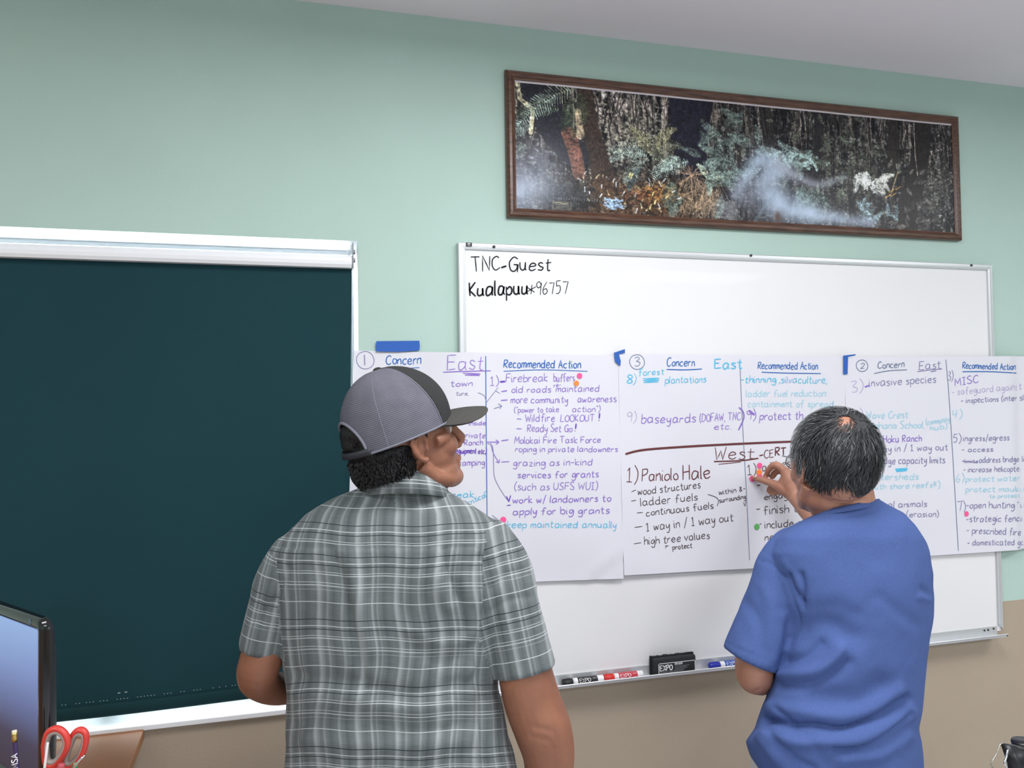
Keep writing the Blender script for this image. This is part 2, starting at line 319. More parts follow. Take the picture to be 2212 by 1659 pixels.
def write(bm, smap, text, x0, y0, x1, y1, h, wd=2.4, mi=0, jit=.25, slant=.06):
    adv = 0; place = []
    for ch in text:
        if ch == ' ': adv += 2.6; continue
        st, mxx = glyph(ch); place.append((ch, adv)); adv += mxx+1.15
    adv = max(adv-1.15, 1.0); L = math.hypot(x1-x0, y1-y0); ux, uy = (x1-x0)/L, (y1-y0)/L; vx, vy = uy, -ux; k = L/adv; hs = h/7
    for ch, a in place:
        st, mxx = glyph(ch); dy = random.uniform(-jit, jit); sl = slant+random.uniform(-.05, .05); sy = random.uniform(.93, 1.07)
        for pts, poly in st:
            q = [(px+random.uniform(-.2, .2), py+random.uniform(-.2, .2)) for px, py in pts]
            if poly:
                c = []
                for i in range(len(q)-1):
                    for t in (0, .5): c.append((q[i][0]+(q[i+1][0]-q[i][0])*t, q[i][1]+(q[i+1][1]-q[i][1])*t))
                c.append(q[-1])
            else: c = cr(q, 4)
            P = []
            for gx, gy in c:
                gx, gy = gx+sl*gy, gy*sy+dy
                P.append(smap(x0+ux*(a+gx)*k+vx*gy*hs, y0+uy*(a+gx)*k+vy*gy*hs))
            ribbon(bm, P, wd*.84*(P[0]-S(CAM)).length/F, mi)
def stroke(bm, smap, pts, wd=2.4, mi=0, smooth=True):
    c = cr(pts, 6) if smooth and len(pts) > 2 else [tuple(np.array(pts[i])+(np.array(pts[i+1])-np.array(pts[i]))*t) for i in range(len(pts)-1) for t in (0, .25, .5, .75)]+[pts[-1]]
    P = [smap(p[0], p[1]) for p in c]; ribbon(bm, P, wd*(P[0]-S(CAM)).length/F, mi, taper=.1)
def circle(bm, smap, cx, cy, r, wd=1.6, mi=0):
    stroke(bm, smap, [(cx+r*math.cos(a)*(1+.04*math.sin(2*a)), cy+r*math.sin(a)) for a in np.linspace(-2, 4.6, 14)], wd, mi)
INK = {}
def ink(n, rgb): INK[n] = mat('ink_'+n, rgb, .6, spec=.2); return INK[n]
INKS = [ink('black', (28, 28, 32)), ink('blue', (52, 104, 176)), ink('purple', (142, 112, 196)), ink('cyan', (92, 184, 218)), ink('grey_violet', (134, 130, 168)), ink('pale_cyan', (156, 206, 222)),
        ink('brown', (104, 58, 60)), ink('dark_purple', (110, 70, 180)), ink('slate', (112, 124, 150)), ink('pale_violet', (178, 172, 206)), ink('charcoal', (86, 74, 78))]
K, BL, PU, CYN, GV, PC, BR, DP, SL, PV, CH = range(11)
def writing(name, parent, bm):
    used = sorted({f.material_index for f in bm.faces}); mp = {m: i for i, m in enumerate(used)}
    for f in bm.faces: f.material_index = mp[f.material_index]
    return tag(obj(name, bm, [INKS[m] for m in used], parent), kind='stuff')
# on the board
sm = surf_map(lambda x, z: -.0142); bm = bmesh.new()
write(bm, sm, 'TNC', 1020, 586, 1081, 583, 31, 3.0, K, slant=.0); write(bm, sm, '-', 1084, 589, 1095, 587, 30, 5, K); write(bm, sm, 'Guest', 1099, 585, 1189, 583, 29, 3.4, K)
write(bm, sm, 'Kualapuu', 1014, 640, 1140, 635, 31, 4.6, K, .1); write(bm, sm, '*', 1137, 640, 1155, 640, 26, 2.4, K); write(bm, sm, '96757', 1158, 636, 1226, 634, 27, 2.1, K)
writing('handwriting', bd, bm)

# ================================================================ FLIP-CHART SHEETS
m_paper = mat('flipchart_paper', (230, 229, 236), .8, noise=.01, nscale=4, spec=.2, trans=.12)
def sheet(label, TLp, TRp, BRp, BLp, yf, nx=44, ny=34):
    ps = [np.array(at(*q, yf(at(*q, -.02).x, 1))) for q in (TLp, TRp, BRp, BLp)]
    t = thing('flipchart_sheet', label, 'paper', (ps[0][0], -.02, ps[0][2]))
    bm = bmesh.new(); F_ = []; B_ = []
    for i in range(nx+1):
        f = []; b = []
        for j in range(ny+1):
            u, v = i/nx, j/ny; p = (ps[0]*(1-u)+ps[1]*u)*(1-v)+(ps[3]*(1-u)+ps[2]*u)*v
            y = yf(p[0], p[2]); f.append(bm.verts.new((p[0], y, p[2]))); b.append(bm.verts.new((p[0], y+.0004, p[2])))
        F_.append(f); B_.append(b)
    for i in range(nx):
        for j in range(ny):
            bm.faces.new((F_[i][j], F_[i][j+1], F_[i+1][j+1], F_[i+1][j])); bm.faces.new((B_[i][j], B_[i+1][j], B_[i+1][j+1], B_[i][j+1]))
    for i in range(nx):
        for j in (0, ny): bm.faces.new([bm.verts.new(v_.co) for v_ in (F_[i][j], F_[i+1][j], B_[i+1][j], B_[i][j])])
    for j in range(ny):
        for i in (0, nx): bm.faces.new([bm.verts.new(v_.co) for v_ in (F_[i][j], F_[i][j+1], B_[i][j+1], B_[i][j])])
    bmesh.ops.recalc_face_normals(bm, faces=bm.faces)
    obj('paper', bm, m_paper, t, True); return t
def gau(x, z, cx, cz, sx, sz, rot=0):
    c, s = math.cos(rot), math.sin(rot); dx, dz = x-cx, z-cz; a = dx*c+dz*s; b = -dx*s+dz*c
    return math.exp(-(a/sx)**2-(b/sz)**2)
cr1 = at(1305, 1218, -.025)
def y1(x, z):
    base = -.0022-(.0232)*smoothstep(.36, .50, x)
    return base-.0012*math.sin(x*17+z*4)-.0008*math.sin(z*23+x*6)-.006*gau(x, z, cr1.x, cr1.z, .06, .008, .62)+.0035*gau(x, z, cr1.x+.01, cr1.z-.018, .06, .01, .62)-.001*smoothstep(1.16, 1.09, z)
def y3(x, z): return -.0266-.0010*math.sin(x*13+z*7)-.0007*math.sin(z*19)-.0008*smoothstep(1.2, 1.11, z)-.002*gau(x, z, 1.01, 1.67, .03, .01, 1)
def y2(x, z): return -.0282-.0012*math.sin(x*12+z*5)-.0006*math.sin(z*21)-.0008*smoothstep(1.2, 1.12, z)+.018*smoothstep(2.36, 2.42, x)
s1 = sheet('flipchart sheet numbered one, left of the other two, behind the capped head', (765, 757), (1341, 769), (1347, 1250), (748, 1268), y1)
s3 = sheet('flipchart sheet numbered three, in the middle, with the thick brown line', (1336, 764), (1828, 770), (1836, 1216), (1348, 1243), y3)
s2 = sheet('flipchart sheet numbered two, right of the man in the blue T-shirt', (1826, 772), (2290, 769), (2310, 1178), (1834, 1213), y2)
# --- sheet one
sm = surf_map(y1); bm = bmesh.new(); W = lambda *a, **k: write(bm, sm, *a, **k); ST = lambda *a, **k: stroke(bm, sm, *a, **k)
circle(bm, sm, 789, 778, 19, 1.5, GV); ST([(787, 766), (788, 789)], 2, GV)
W('Concern', 834, 787, 909, 786, 20, 2.6, BL); ST([(836, 796), (870, 796), (906, 794)], 1.7, BL)
W('East', 966, 799, 1043, 798, 31, 2.2, PU); ST([(957, 804), (1010, 802), (1060, 801)], 2.2, PU); ST([(1000, 806), (1038, 808), (1004, 810), (1036, 811)], 2, PU)
ST([(1049, 769), (1050, 900), (1052, 1114)], 1.9, BL)
W('Recommended Action', 1088, 794, 1254, 795, 18, 2.7, BL); ST([(1088, 802), (1170, 799), (1269, 802)], 1.7, BL)
W('1)', 776, 842, 802, 842, 24, 1.8, PV); W('1)', 1059, 832, 1076, 832, 20, 1.9, PU); ST([(1080, 825), (1091, 824)], 4, DP)
W('Firebreak', 1093, 826, 1183, 824, 18, 2, PU); W('buffers', 1196, 824, 1241, 823, 16, 2, PU)
ST([(1083, 846), (1095, 844)], 2.6, PU); W('old roads', 1105, 849, 1190, 847, 14, 2, PU); W('re-', 1196, 837, 1212, 835, 9, 1.6, PU); W("maintained", 1201, 847, 1294, 845, 14, 2, PU)
ST([(1082, 865), (1096, 864)], 2.4, PU); W('more', 1103, 871, 1139, 870, 16, 2, PU); W('community', 1147, 871, 1226, 870, 15, 2, PU); W('awareness', 1247, 869, 1331, 868, 15, 2, PU)
W('("power to take', 1111, 891, 1207, 890, 12, 1.8, PU); W('action")', 1236, 890, 1296, 889, 13, 1.8, PU)
W('~', 1116, 910, 1126, 910, 14, 2, PU); W('Wildfire', 1135, 911, 1198, 910, 16, 2, PU); W('LOOKOUT', 1211, 911, 1283, 910, 15, 1.9, PU); W('!', 1294, 909, 1297, 909, 17, 4, DP)
W('~', 1114, 932, 1126, 932, 14, 2, PU); W('Ready Set Go', 1139, 932, 1236, 933, 16, 1.9, PU); W('!', 1242, 932, 1245, 932, 17, 4, DP)
ST([(1083, 952), (1098, 950)], 2.4, PU); W('Molokai Fire Task Force', 1111, 958, 1297, 956, 14, 2, PU); W('roping in private landowners', 1113, 976, 1334, 976, 13, 1.9, PU)
ST([(1083, 998), (1100, 997)], 1.9, PU); W('grazing as in-kind', 1108, 1007, 1279, 1005, 15, 2, PU); W('services for grants', 1118, 1033, 1293, 1031, 15, 2.3, PU); W('(such as USFS WUI)', 1111, 1059, 1290, 1057, 16, 1.9, PU)
W('work w/ landowners to', 1108, 1087, 1319, 1083, 15, 2.4, PU); W('apply for big grants', 1108, 1112, 1316, 1109, 15, 2.4, PU)
W('keep maintained annually', 1095, 1140, 1331, 1140, 15, 2.1, CYN)
W('town', 974, 835, 1020, 834, 13, 2, PU); W('ture,', 985, 854, 1012, 854, 9, 1.5, GV); W('inside', 1013, 919, 1049, 918, 10, 1.9, PU); W('private', 998, 945, 1048, 946, 12, 1.9, PU)
W('Ranch', 1003, 962, 1043, 961, 12, 2, PU); W('equipment etc)', 985, 979, 1050, 980, 12, 2.4, DP); W('camping', 990, 1006, 1047, 1005, 13, 2, PU)
W('break', 965, 1075, 1023, 1074, 14, 2.2, CYN); W('"critical"', 1009, 1093, 1054, 1072, 12, 1.9, CYN)
ST([(1051, 955), (1078, 955)], 2, PU); ST([(1071, 950), (1078, 955), (1071, 960)], 1.8, PU, smooth=False); ST([(1053, 958), (1064, 965), (1066, 1000), (1068, 1030), (1080, 1056), (1096, 1080)], 1.5, GV)
ST([(1060, 958), (1066, 980), (1077, 998)], 1.7, PU); ST([(1071, 997), (1078, 1000), (1079, 992)], 1.6, PU, smooth=False); ST([(1094, 1072), (1099, 1084), (1103, 1070)], 2.4, DP, smooth=False); ST([(1095, 1092), (1103, 1091)], 2, DP)
ST([(1050, 870), (1076, 837)], 1.4, GV); ST([(1067, 883), (1083, 877)], 1.6, GV); ST([(1076, 872), (1084, 877), (1079, 883)], 1.6, GV, smooth=False); ST([(1070, 844), (1080, 850)], 1.3, GV); ST([(1063, 1113), (1080, 1126)], 1.4, GV)
ST([(1032, 848), (1046, 855), (1050, 868)], 1.3, GV)
writing('handwriting', s1, bm)
# --- sheet three
sm = surf_map(y3); bm = bmesh.new()
circle(bm, sm, 1376, 782, 16, 1.6, SL); W('3', 1371, 791, 1382, 790, 18, 1.8, SL)
W('Concern', 1440, 791, 1500, 791, 18, 2.5, BL); ST([(1440, 798), (1480, 799), (1516, 797)], 2.2, BL); W('East', 1543, 796, 1602, 796, 21, 3.6, CYN)
W('Recommended Action', 1637, 797, 1766, 798, 16, 2.3, BL); ST([(1645, 804), (1700, 806), (1773, 807)], 2, BL); ST([(1598, 778), (1603, 900), (1612, 1060), (1619, 1210)], 1.5, SL)
W('8', 1354, 828, 1365, 828, 18, 3.2, CYN); W(')', 1368, 828, 1373, 828, 18, 1.6, CYN); W('forest', 1379, 811, 1434, 809, 14, 2.1, CYN); ST([(1388, 818), (1424, 817), (1389, 822), (1424, 821), (1390, 826), (1422, 825)], 2, CYN); W('plantations', 1437, 828, 1525, 826, 15, 2.1, CYN)
W('-thinning', 1600, 827, 1676, 826, 15, 2.5, CYN); W(';silvaculture;', 1683, 827, 1786, 828, 15, 2, CYN); W('ladder fuel reduction:', 1612, 857, 1786, 856, 15, 1.9, PC); W('containment of spread', 1615, 879, 1800, 879, 14, 2, PC)
W('9)', 1354, 911, 1373, 911, 20, 1.8, PV); W('baseyards', 1385, 914, 1503, 912, 19, 2.3, PU); W('(DOFAW, TNC', 1511, 911, 1600, 907, 17, 1.9, PU); W('etc.', 1543, 928, 1579, 927, 13, 1.8, PU)
ST([(1596, 880), (1605, 890), (1606, 905), (1595, 929)], 3.4, PU); W('9)', 1612, 906, 1632, 906, 21, 2, PU); ST([(1618, 888), (1630, 896)], 5, PU); W('protect th', 1641, 907, 1734, 906, 17, 2.2, PU)
ST([(1351, 981), (1390, 972), (1480, 965), (1592, 959), (1711, 954), (1800, 952)], 5, BR)
W('West', 1542, 993, 1627, 990, 26, 2.5, BR); ST([(1542, 997), (1600, 995), (1638, 990)], 3, BR); ST([(1552, 1003), (1600, 998)], 1.6, BR)
W('-', 1640, 989, 1650, 987, 12, 3.4, BR); W('CE', 1651, 990, 1671, 988, 17, 2.2, BR); W('RT', 1674, 985, 1698, 984, 17, 3.4, BR)
W('1)', 1354, 1041, 1376, 1041, 29, 2.4, BR, slant=0); W('Paniolo', 1387, 1040, 1464, 1036, 26, 2.6, BR); W('Hale', 1475, 1037, 1534, 1033, 29, 3, BR)
W('-', 1364, 1068, 1374, 1064, 14, 2, CH); W('wood structures', 1378, 1070, 1513, 1054, 16, 2.1, CH); W('-', 1363, 1088, 1374, 1086, 14, 2, CH); W('ladder fuels', 1384, 1093, 1507, 1080, 17, 2.1, CH)
W('-', 1375, 1114, 1387, 1113, 14, 2, CH); W('continuous fuels', 1396, 1115, 1541, 1098, 15, 2.1, CH); W('within &-', 1553, 1069, 1610, 1060, 11, 1.9, CH); W('surrounding', 1554, 1086, 1611, 1077, 10, 1.9, CH)
ST([(1529, 1068), (1546, 1074), (1552, 1082), (1549, 1093)], 1.5, CH); ST([(1611, 1082), (1609, 1093), (1606, 1085)], 1.3, CH)
W('-', 1371, 1145, 1387, 1143, 14, 2, CH); W('1 way in / 1 way out', 1396, 1148, 1584, 1125, 18, 2.1, CH); W('-', 1370, 1180, 1384, 1178, 14, 2, CH); W('high tree values', 1392, 1177, 1533, 1163, 17, 2.1, CH)
W('protect', 1453, 1187, 1495, 1183, 11, 2, CH); ST([(1437, 1184), (1440, 1179), (1437, 1179), (1444, 1179)], 1.5, CH, smooth=False)
W('1)', 1615, 1026, 1632, 1026, 22, 2, CH, slant=0); W('address', 1647, 1018, 1716, 1006, 17, 2, CH); W('a', 1707, 1029, 1718, 1027, 13, 2, CH); W('-', 1636, 1054, 1643, 1053, 14, 3, CH); W('l', 1712, 1050, 1714, 1050, 14, 2, CH); W('d', 1720, 1050, 1729, 1049, 14, 2, CH)
W('engage', 1651, 1080, 1712, 1075, 13, 2.1, CH); W('-', 1634, 1106, 1642, 1105, 14, 2.2, CH); W('finish t', 1650, 1111, 1722, 1106, 18, 2.1, CH); W('-', 1640, 1138, 1645, 1138, 14, 2, CH); W('include a', 1652, 1141, 1733, 1136, 16, 2.1, CH)
W('neigh', 1652, 1168, 1698, 1164, 15, 2.1, CH); W('o', 1649, 1192, 1659, 1191, 13, 2, CH)
writing('handwriting', s3, bm)
# --- sheet two
sm = surf_map(y2); bm = bmesh.new()
circle(bm, sm, 1862, 790, 12.5, 1.6, SL); W('2', 1858, 796, 1867, 796, 13, 1.7, SL); W('Concern', 1896, 796, 1953, 793, 15, 2.2, SL); ST([(1888, 807), (1920, 801), (1959, 799)], 1.8, SL)
W('East', 1985, 799, 2032, 796, 18, 2, GV); ST([(1981, 803), (2010, 799), (2035, 797)], 1.7, GV); ST([(2010, 803), (2022, 801)], 1.8, GV); ST([(2043, 777), (2050, 860), (2060, 1020), (2070, 1190)], 1.5, SL)
W('Recommended Action', 2079, 796, 2193, 799, 14, 2.1, BL); ST([(2079, 803), (2140, 803), (2196, 806)], 1.9, BL)
W('3)', 1840, 848, 1864, 845, 25, 1.8, PV); ST([(1868, 836), (1877, 833)], 3.4, PU); W('invasive species', 1878, 835, 2022, 826, 17, 2, GV); W('3)', 2048, 821, 2058, 821, 19, 1.7, GV); W('MISC', 2062, 834, 2114, 826, 16, 2, PU)
W('- safeguard against', 2056, 853, 2206, 841, 14, 1.7, PV); W('~ inspections (interisland)', 2076, 871, 2240, 863, 12, 1.8, GV)
W('4)', 1840, 906, 1864, 904, 20, 1.6, PV); W('Wave Crest', 1871, 905, 1961, 903, 16, 2, PC); W('Kilohana School,', 1872, 926, 1996, 925, 15, 2, PC); W('(community', 2001, 918, 2051, 910, 11, 1.8, PC); W('hub)', 2009, 930, 2045, 926, 11, 1.8, PC); W('4)', 2057, 904, 2078, 902, 18, 1.7, PC)
W('Hoku Ranch', 1908, 956, 1991, 953, 15, 2.1, PU); W('1 way in / 1 way out', 1880, 977, 2047, 972, 14, 2, GV); W('bridge capacity limits', 1890, 1003, 2041, 1000, 15, 2.1, GV); ST([(1934, 1014), (1960, 1013), (1936, 1018), (1958, 1016)], 3.6, CYN)
W('5)', 2059, 956, 2075, 955, 18, 1.8, GV); W('ingress/egress', 2081, 953, 2180, 951, 13, 1.9, GV); W('- access', 2077, 976, 2145, 975, 10, 1.9, GV); ST([(2078, 996), (2112, 999)], 2, GV); W('limits', 2083, 1000, 2112, 1000, 8, 1.8, GV); W('address bridge', 2115, 1000, 2201, 997, 12, 1.9, GV); W('limits', 2208, 997, 2240, 996, 12, 1.9, GV)
W('- increase helicopter', 2081, 1020, 2207, 1018, 12, 1.8, GV); W('6)', 2065, 1042, 2082, 1040, 17, 1.6, PC); W('protect water', 2086, 1041, 2203, 1038, 12, 1.8, PC); W('protect mauka', 2086, 1063, 2212, 1061, 12, 1.8, PC); W('to protect', 2137, 1076, 2203, 1074, 8, 1.6, PC)
W('watersheds', 1876, 1037, 1984, 1036, 14, 1.9, PC); W('(south shore reefs', 1866, 1058, 2014, 1053, 12, 1.9, PC); W('*)', 2016, 1054, 2030, 1053, 15, 1.9, PC)
W('7)', 2068, 1104, 2086, 1102, 20, 1.7, GV); W('-open hunting', 2087, 1098, 2191, 1097, 14, 1.9, GV); W('"w', 2198, 1097, 2215, 1096, 14, 1.8, GV); W('feral animals', 1888, 1098, 2002, 1094, 14, 2, GV); W('(+ erosion)'.replace('+ ', ''), 1958, 1117, 2027, 1116, 13, 1.8, GV)
W('-strategic fencing', 2087, 1127, 2222, 1126, 14, 2, GV); W('- prescribed fire', 2088, 1152, 2205, 1156, 14, 1.9, GV); W('~ domesticated goats', 2089, 1178, 2235, 1177, 13, 1.8, GV)
writing('handwriting', s2, bm)
# dot stickers
def dot(px, py, rgb, nm, label, yf, r=.0092, off=.0012, group=None):
    y = yf(at(px, py, -.025).x, at(px, py, -.025).z)-off; p = at(px, py, y); bm = bmesh.new()
    n = 28; a = [bm.verts.new((p.x+r*math.cos(t), y-.0004, p.z+r*math.sin(t))) for t in np.linspace(0, 2*math.pi, n, endpoint=False)]; b = [bm.verts.new((v.co.x, y, v.co.z)) for v in a]
    bm.faces.new(a); bm.faces.new(b[::-1])
    for k in range(n): bm.faces.new((a[k], b[k], b[(k+1) % n], a[(k+1) % n]))
    bmesh.ops.recalc_face_normals(bm, faces=bm.faces)
    return tag(obj('dot_sticker', bm, mat('sticker_'+nm, rgb, .6)), label, 'sticker')
PK, OR_, GR = (244, 88, 150), (252, 138, 62), (92, 176, 92)
dot(1252, 812, PK, 'pink', 'round pink dot sticker at the end of the firebreak buffers line', y1, .0081)
dot(1245, 828, OR_, 'orange', 'round orange dot sticker just below the pink dot on sheet one', y1, .0079, .0016)
dot(1087, 1123, PK, 'pink', 'round pink dot sticker low on sheet one above the keep maintained line', y1, .0085)
dot(1641, 1006, PK, 'pink', 'round pink dot sticker topmost above the orange dot beside the hand', y3, .0088)
dot(1640, 1020, OR_, 'orange', 'round orange dot sticker between pink dots beside the hand', y3, .0088, .0022)
dot(1641, 1030, PK, 'pink', 'round pink dot sticker mostly hidden under the thumb below the orange dot', y3, .0085, .0014)
dot(1625, 1034, PK, 'pink', 'round pink dot sticker pressed down by the thumb tip', y3, .0090, .0026)
dot(1635, 1138, GR, 'green', 'round green dot sticker, the only green one, by the include line', y3, .0090)
dot(2088, 1110, PK, 'pink', 'round pink dot sticker on sheet two above strategic fencing', y2, .0085)
# blue painter's tape
m_tape = mat('blue_painters_tape', (38, 92, 176), .7, bump=.3, bscale=300)
def tape(pts, yv, label, name='tape_piece', parts=None):
    bm = bmesh.new()
    for q in pts:
        a = [bm.verts.new(Vector(at(px, py, yv))) for px, py in q]; b = [bm.verts.new(v.co+Vector((0, .0006, 0))) for v in a]
        bm.faces.new(a); bm.faces.new(b[::-1])
        for k in range(len(q)): bm.faces.new((a[k], b[k], b[(k+1) % len(q)], a[(k+1) % len(q)]))
    bmesh.ops.recalc_face_normals(bm, faces=bm.faces)
    return tag(obj(name, bm, m_tape), label, 'tape')
tape([[(813, 737), (858, 736.5), (906, 736), (907, 748), (906, 757), (860, 760), (813, 759), (812, 748)]], -.0066, 'long strip of blue tape above the top edge of sheet one')
tape([[(1326, 762), (1350, 754), (1350, 763), (1337, 765), (1341, 780), (1340, 791), (1329, 781)]], -.0300, 'small bent blue tape at the top left corner of sheet three')
tape([[(1822, 768), (1848, 765), (1848, 768), (1832, 771), (1831, 808), (1822, 809)]], -.0312, 'L-shaped blue tape at the top left corner of sheet two')
#@@PART2@@
# ================================================================ FRAMED FOREST PHOTOGRAPH
pic = thing('framed_picture', 'long wooden framed photograph of a fern forest above the whiteboard', 'picture', (1.43, 0, 2.13))
c4 = [at(1093, 148, -.022), at(2076, 250, -.022), at(2078, 519, -.022), at(1098, 468, -.022)]
QX0, QX1 = (c4[0].x+c4[3].x)/2, (c4[1].x+c4[2].x)/2; QZ1, QZ0 = (c4[0].z+c4[1].z)/2, (c4[2].z+c4[3].z)/2
FW = .0265
m_wood = bpy.data.materials.new('dark_walnut'); m_wood.use_nodes = True; nt = m_wood.node_tree; p = nt.nodes['Principled BSDF']
tc = nt.nodes.new('ShaderNodeTexCoord'); mp = nt.nodes.new('ShaderNodeMapping'); mp.inputs['Scale'].default_value = (6, 60, 60); nz_ = nt.nodes.new('ShaderNodeTexNoise'); nz_.inputs['Scale'].default_value = 3; nz_.inputs['Detail'].default_value = 8
rp = nt.nodes.new('ShaderNodeValToRGB'); rp.color_ramp.elements[0].color = (*s2l((62, 40, 32)), 1); rp.color_ramp.elements[1].color = (*s2l((112, 78, 60)), 1); rp.color_ramp.elements[0].position = .3; rp.color_ramp.elements[1].position = .75
nt.links.new(tc.outputs['Object'], mp.inputs['Vector']); nt.links.new(mp.outputs[0], nz_.inputs['Vector']); nt.links.new(nz_.outputs[0], rp.inputs[0]); nt.links.new(rp.outputs[0], p.inputs['Base Color']); p.inputs['Roughness'].default_value = .3
def pstrip(a, b, inward):
    a, b, inward = Vector(a), Vector(b), Vector(inward); t = (b-a).normalized()
    prof = [(0, -.001), (0, -.012), (.002, -.018), (.007, -.0235), (.014, -.024), (.019, -.020), (.022, -.0165), (FW, -.0150), (FW, -.001)]
    bm = bmesh.new(); A = [bm.verts.new(a+inward*d+t*d+Vector((0, y, 0))) for d, y in prof]; B = [bm.verts.new(b+inward*d-t*d+Vector((0, y, 0))) for d, y in prof]; n = len(prof)
    for k in range(n): bm.faces.new((A[k], B[k], B[(k+1) % n], A[(k+1) % n]))
    bm.faces.new(A); bm.faces.new(B[::-1]); bmesh.ops.recalc_face_normals(bm, faces=bm.faces); return obj('frame_strip', bm, m_wood, pic)
q = [(QX0, 0, QZ1), (QX1, 0, QZ1), (QX1, 0, QZ0), (QX0, 0, QZ0)]
pstrip(q[0], q[1], (0, 0, -1)); pstrip(q[1], q[2], (-1, 0, 0)); pstrip(q[2], q[3], (0, 0, 1)); pstrip(q[3], q[0], (1, 0, 0))
PWd, PHt = 820, 222
def paint_forest():
    W_, H_ = PWd, PHt; R = np.random.default_rng(3)
    yy, xx = np.mgrid[0:H_, 0:W_].astype(float); u = xx/W_; v = 1-yy/H_       # v up
    def n2(sx, sy, seed, oct=3):
        out = np.zeros((H_, W_)); amp = 1; tot = 0; rr = np.random.default_rng(seed)
        for o in range(oct):
            g = rr.random((int(H_/sy)+4, int(W_/sx)+4)); gx = xx/sx; gy = yy/sy; i = gx.astype(int); j = gy.astype(int); fx = gx-i; fy = gy-j; fx = fx*fx*(3-2*fx); fy = fy*fy*(3-2*fy)
            out += amp*((g[j, i]*(1-fx)+g[j, i+1]*fx)*(1-fy)+(g[j+1, i]*(1-fx)+g[j+1, i+1]*fx)*fy); tot += amp; amp *= .6; sx = max(sx/2, 1.01); sy = max(sy/2, 1.01)
        return out/tot
    img = np.zeros((H_, W_, 3)); base = np.array([26, 25, 27.]); img[:] = base
    streak = n2(5, 26, 1); leaf = n2(4.5, 4, 2, 2); big = n2(90, 60, 4)
    img += ((streak-.5)*95)[..., None]*np.array([1, .95, .86])
    img += (np.clip(leaf-.5, 0, 1)*270)[..., None]*np.array([.92, .95, .88])*(.45+.55*big)[..., None]
    def region(cx, cy, rx, ry, col, amt, tex=None):
        m = np.exp(-(((u-cx)/rx)**2+((v-cy)/ry)**2)**1.5)*amt
        if tex is not None: m = m*tex
        img[:] = img*(1-m[..., None])+np.array(col)*m[..., None]
    sp = np.clip((leaf-.42)*5, 0, 1); sp2 = np.clip((n2(3, 3.2, 8, 2)-.45)*5, 0, 1); sp3 = np.clip((streak-.45)*4, 0, 1)
    region(.20, .72, .085, .32, (146, 138, 124), .75, sp); region(.25, .9, .1, .1, (186, 170, 166), .7, sp3); region(.185, .95, .03, .14, (206, 196, 192), .8, sp3)
    region(.26, .6, .06, .3, (110, 112, 96), .6, sp2); region(.40, .82, .03, .16, (140, 126, 112), .7, sp3); region(.47, .8, .05, .16, (84, 82, 74), .6, sp2)
    region(.95, .75, .035, .22, (164, 154, 150), .75, sp*sp3); region(.94, .45, .04, .3, (104, 104, 90), .6, sp2); region(.84, .92, .05, .1, (128, 118, 116), .6, sp3)
    region(.72, .55, .08, .25, (84, 86, 74), .6, sp2); region(.6, .8, .12, .2, (70, 66, 62), .6, sp3)
    def line(P, wd, col, a=1.0, soft=.6):
        P = np.array(P, float)
        for k in range(len(P)-1):
            x0, y0 = P[k][0]*W_, (1-P[k][1])*H_; x1, y1 = P[k+1][0]*W_, (1-P[k+1][1])*H_; w0 = wd if np.isscalar(wd) else wd[k]; pad = w0+2
            ax, bx_ = int(max(0, min(x0, x1)-pad)), int(min(W_, max(x0, x1)+pad+1)); ay, by_ = int(max(0, min(y0, y1)-pad)), int(min(H_, max(y0, y1)+pad+1))
            if ax >= bx_ or ay >= by_: continue
            X = xx[ay:by_, ax:bx_]; Y = yy[ay:by_, ax:bx_]; dx, dy = x1-x0, y1-y0; L2 = dx*dx+dy*dy+1e-9; t = np.clip(((X-x0)*dx+(Y-y0)*dy)/L2, 0, 1)
            d = np.hypot(X-x0-t*dx, Y-y0-t*dy); m = (np.clip((w0/2-d)/soft+.5, 0, 1)*a)[..., None]; img[ay:by_, ax:bx_] = img[ay:by_, ax:bx_]*(1-m)+np.array(col)*m
    # thin pale and dark trunks of the background
    for i in range(260):
        x = R.uniform(0, 1); y0 = R.uniform(.35, .8); dark = R.random() < .55; c = (28, 25, 25) if dark else tuple(np.array([138, 128, 118])*R.uniform(.6, 1.15))
        pts = [(x, 1)]; 
        for k in range(5): pts.append((pts[-1][0]+R.normal(0, .004), pts[-1][1]-(1-y0)/5))
        line(pts, R.uniform(.7, 2.6), c, R.uniform(.4, .9))
    def trunk(pts, wd, col, tex=26):
        c = cr(pts, 8); ws = [wd[0]+(wd[1]-wd[0])*i/len(c) for i in range(len(c))]; line([q[:2] for q in c], ws, col, 1, 1.5)
        for i in range(90):
            k = R.integers(0, max(1, len(c)-1)); o = R.uniform(-.42, .42)*ws[k]/W_
            line([(c[k][0]+o, c[k][1]), (c[k+1][0]+o+R.normal(0, .002), c[k+1][1])], 1.2, np.clip(np.array(col)+R.normal(0, tex*.5), 4, 255), .7)
    trunk([(.05, 1), (.06, .8), (.085, .6), (.12, .45)], (62, 44), (27, 28, 36)); trunk([(.14, .95), (.148, .7), (.165, .45), (.178, .22)], (26, 38), (46, 37, 32)); 
    trunk([(.365, .98), (.36, .7), (.365, .5), (.385, .3)], (78, 34), (27, 27, 37), 12); trunk([(.105, .62), (.118, .45), (.125, .3)], (24, 20), (96, 64, 54), 22); trunk([(.125, .8), (.128, .6)], (10, 10), (150, 134, 112))
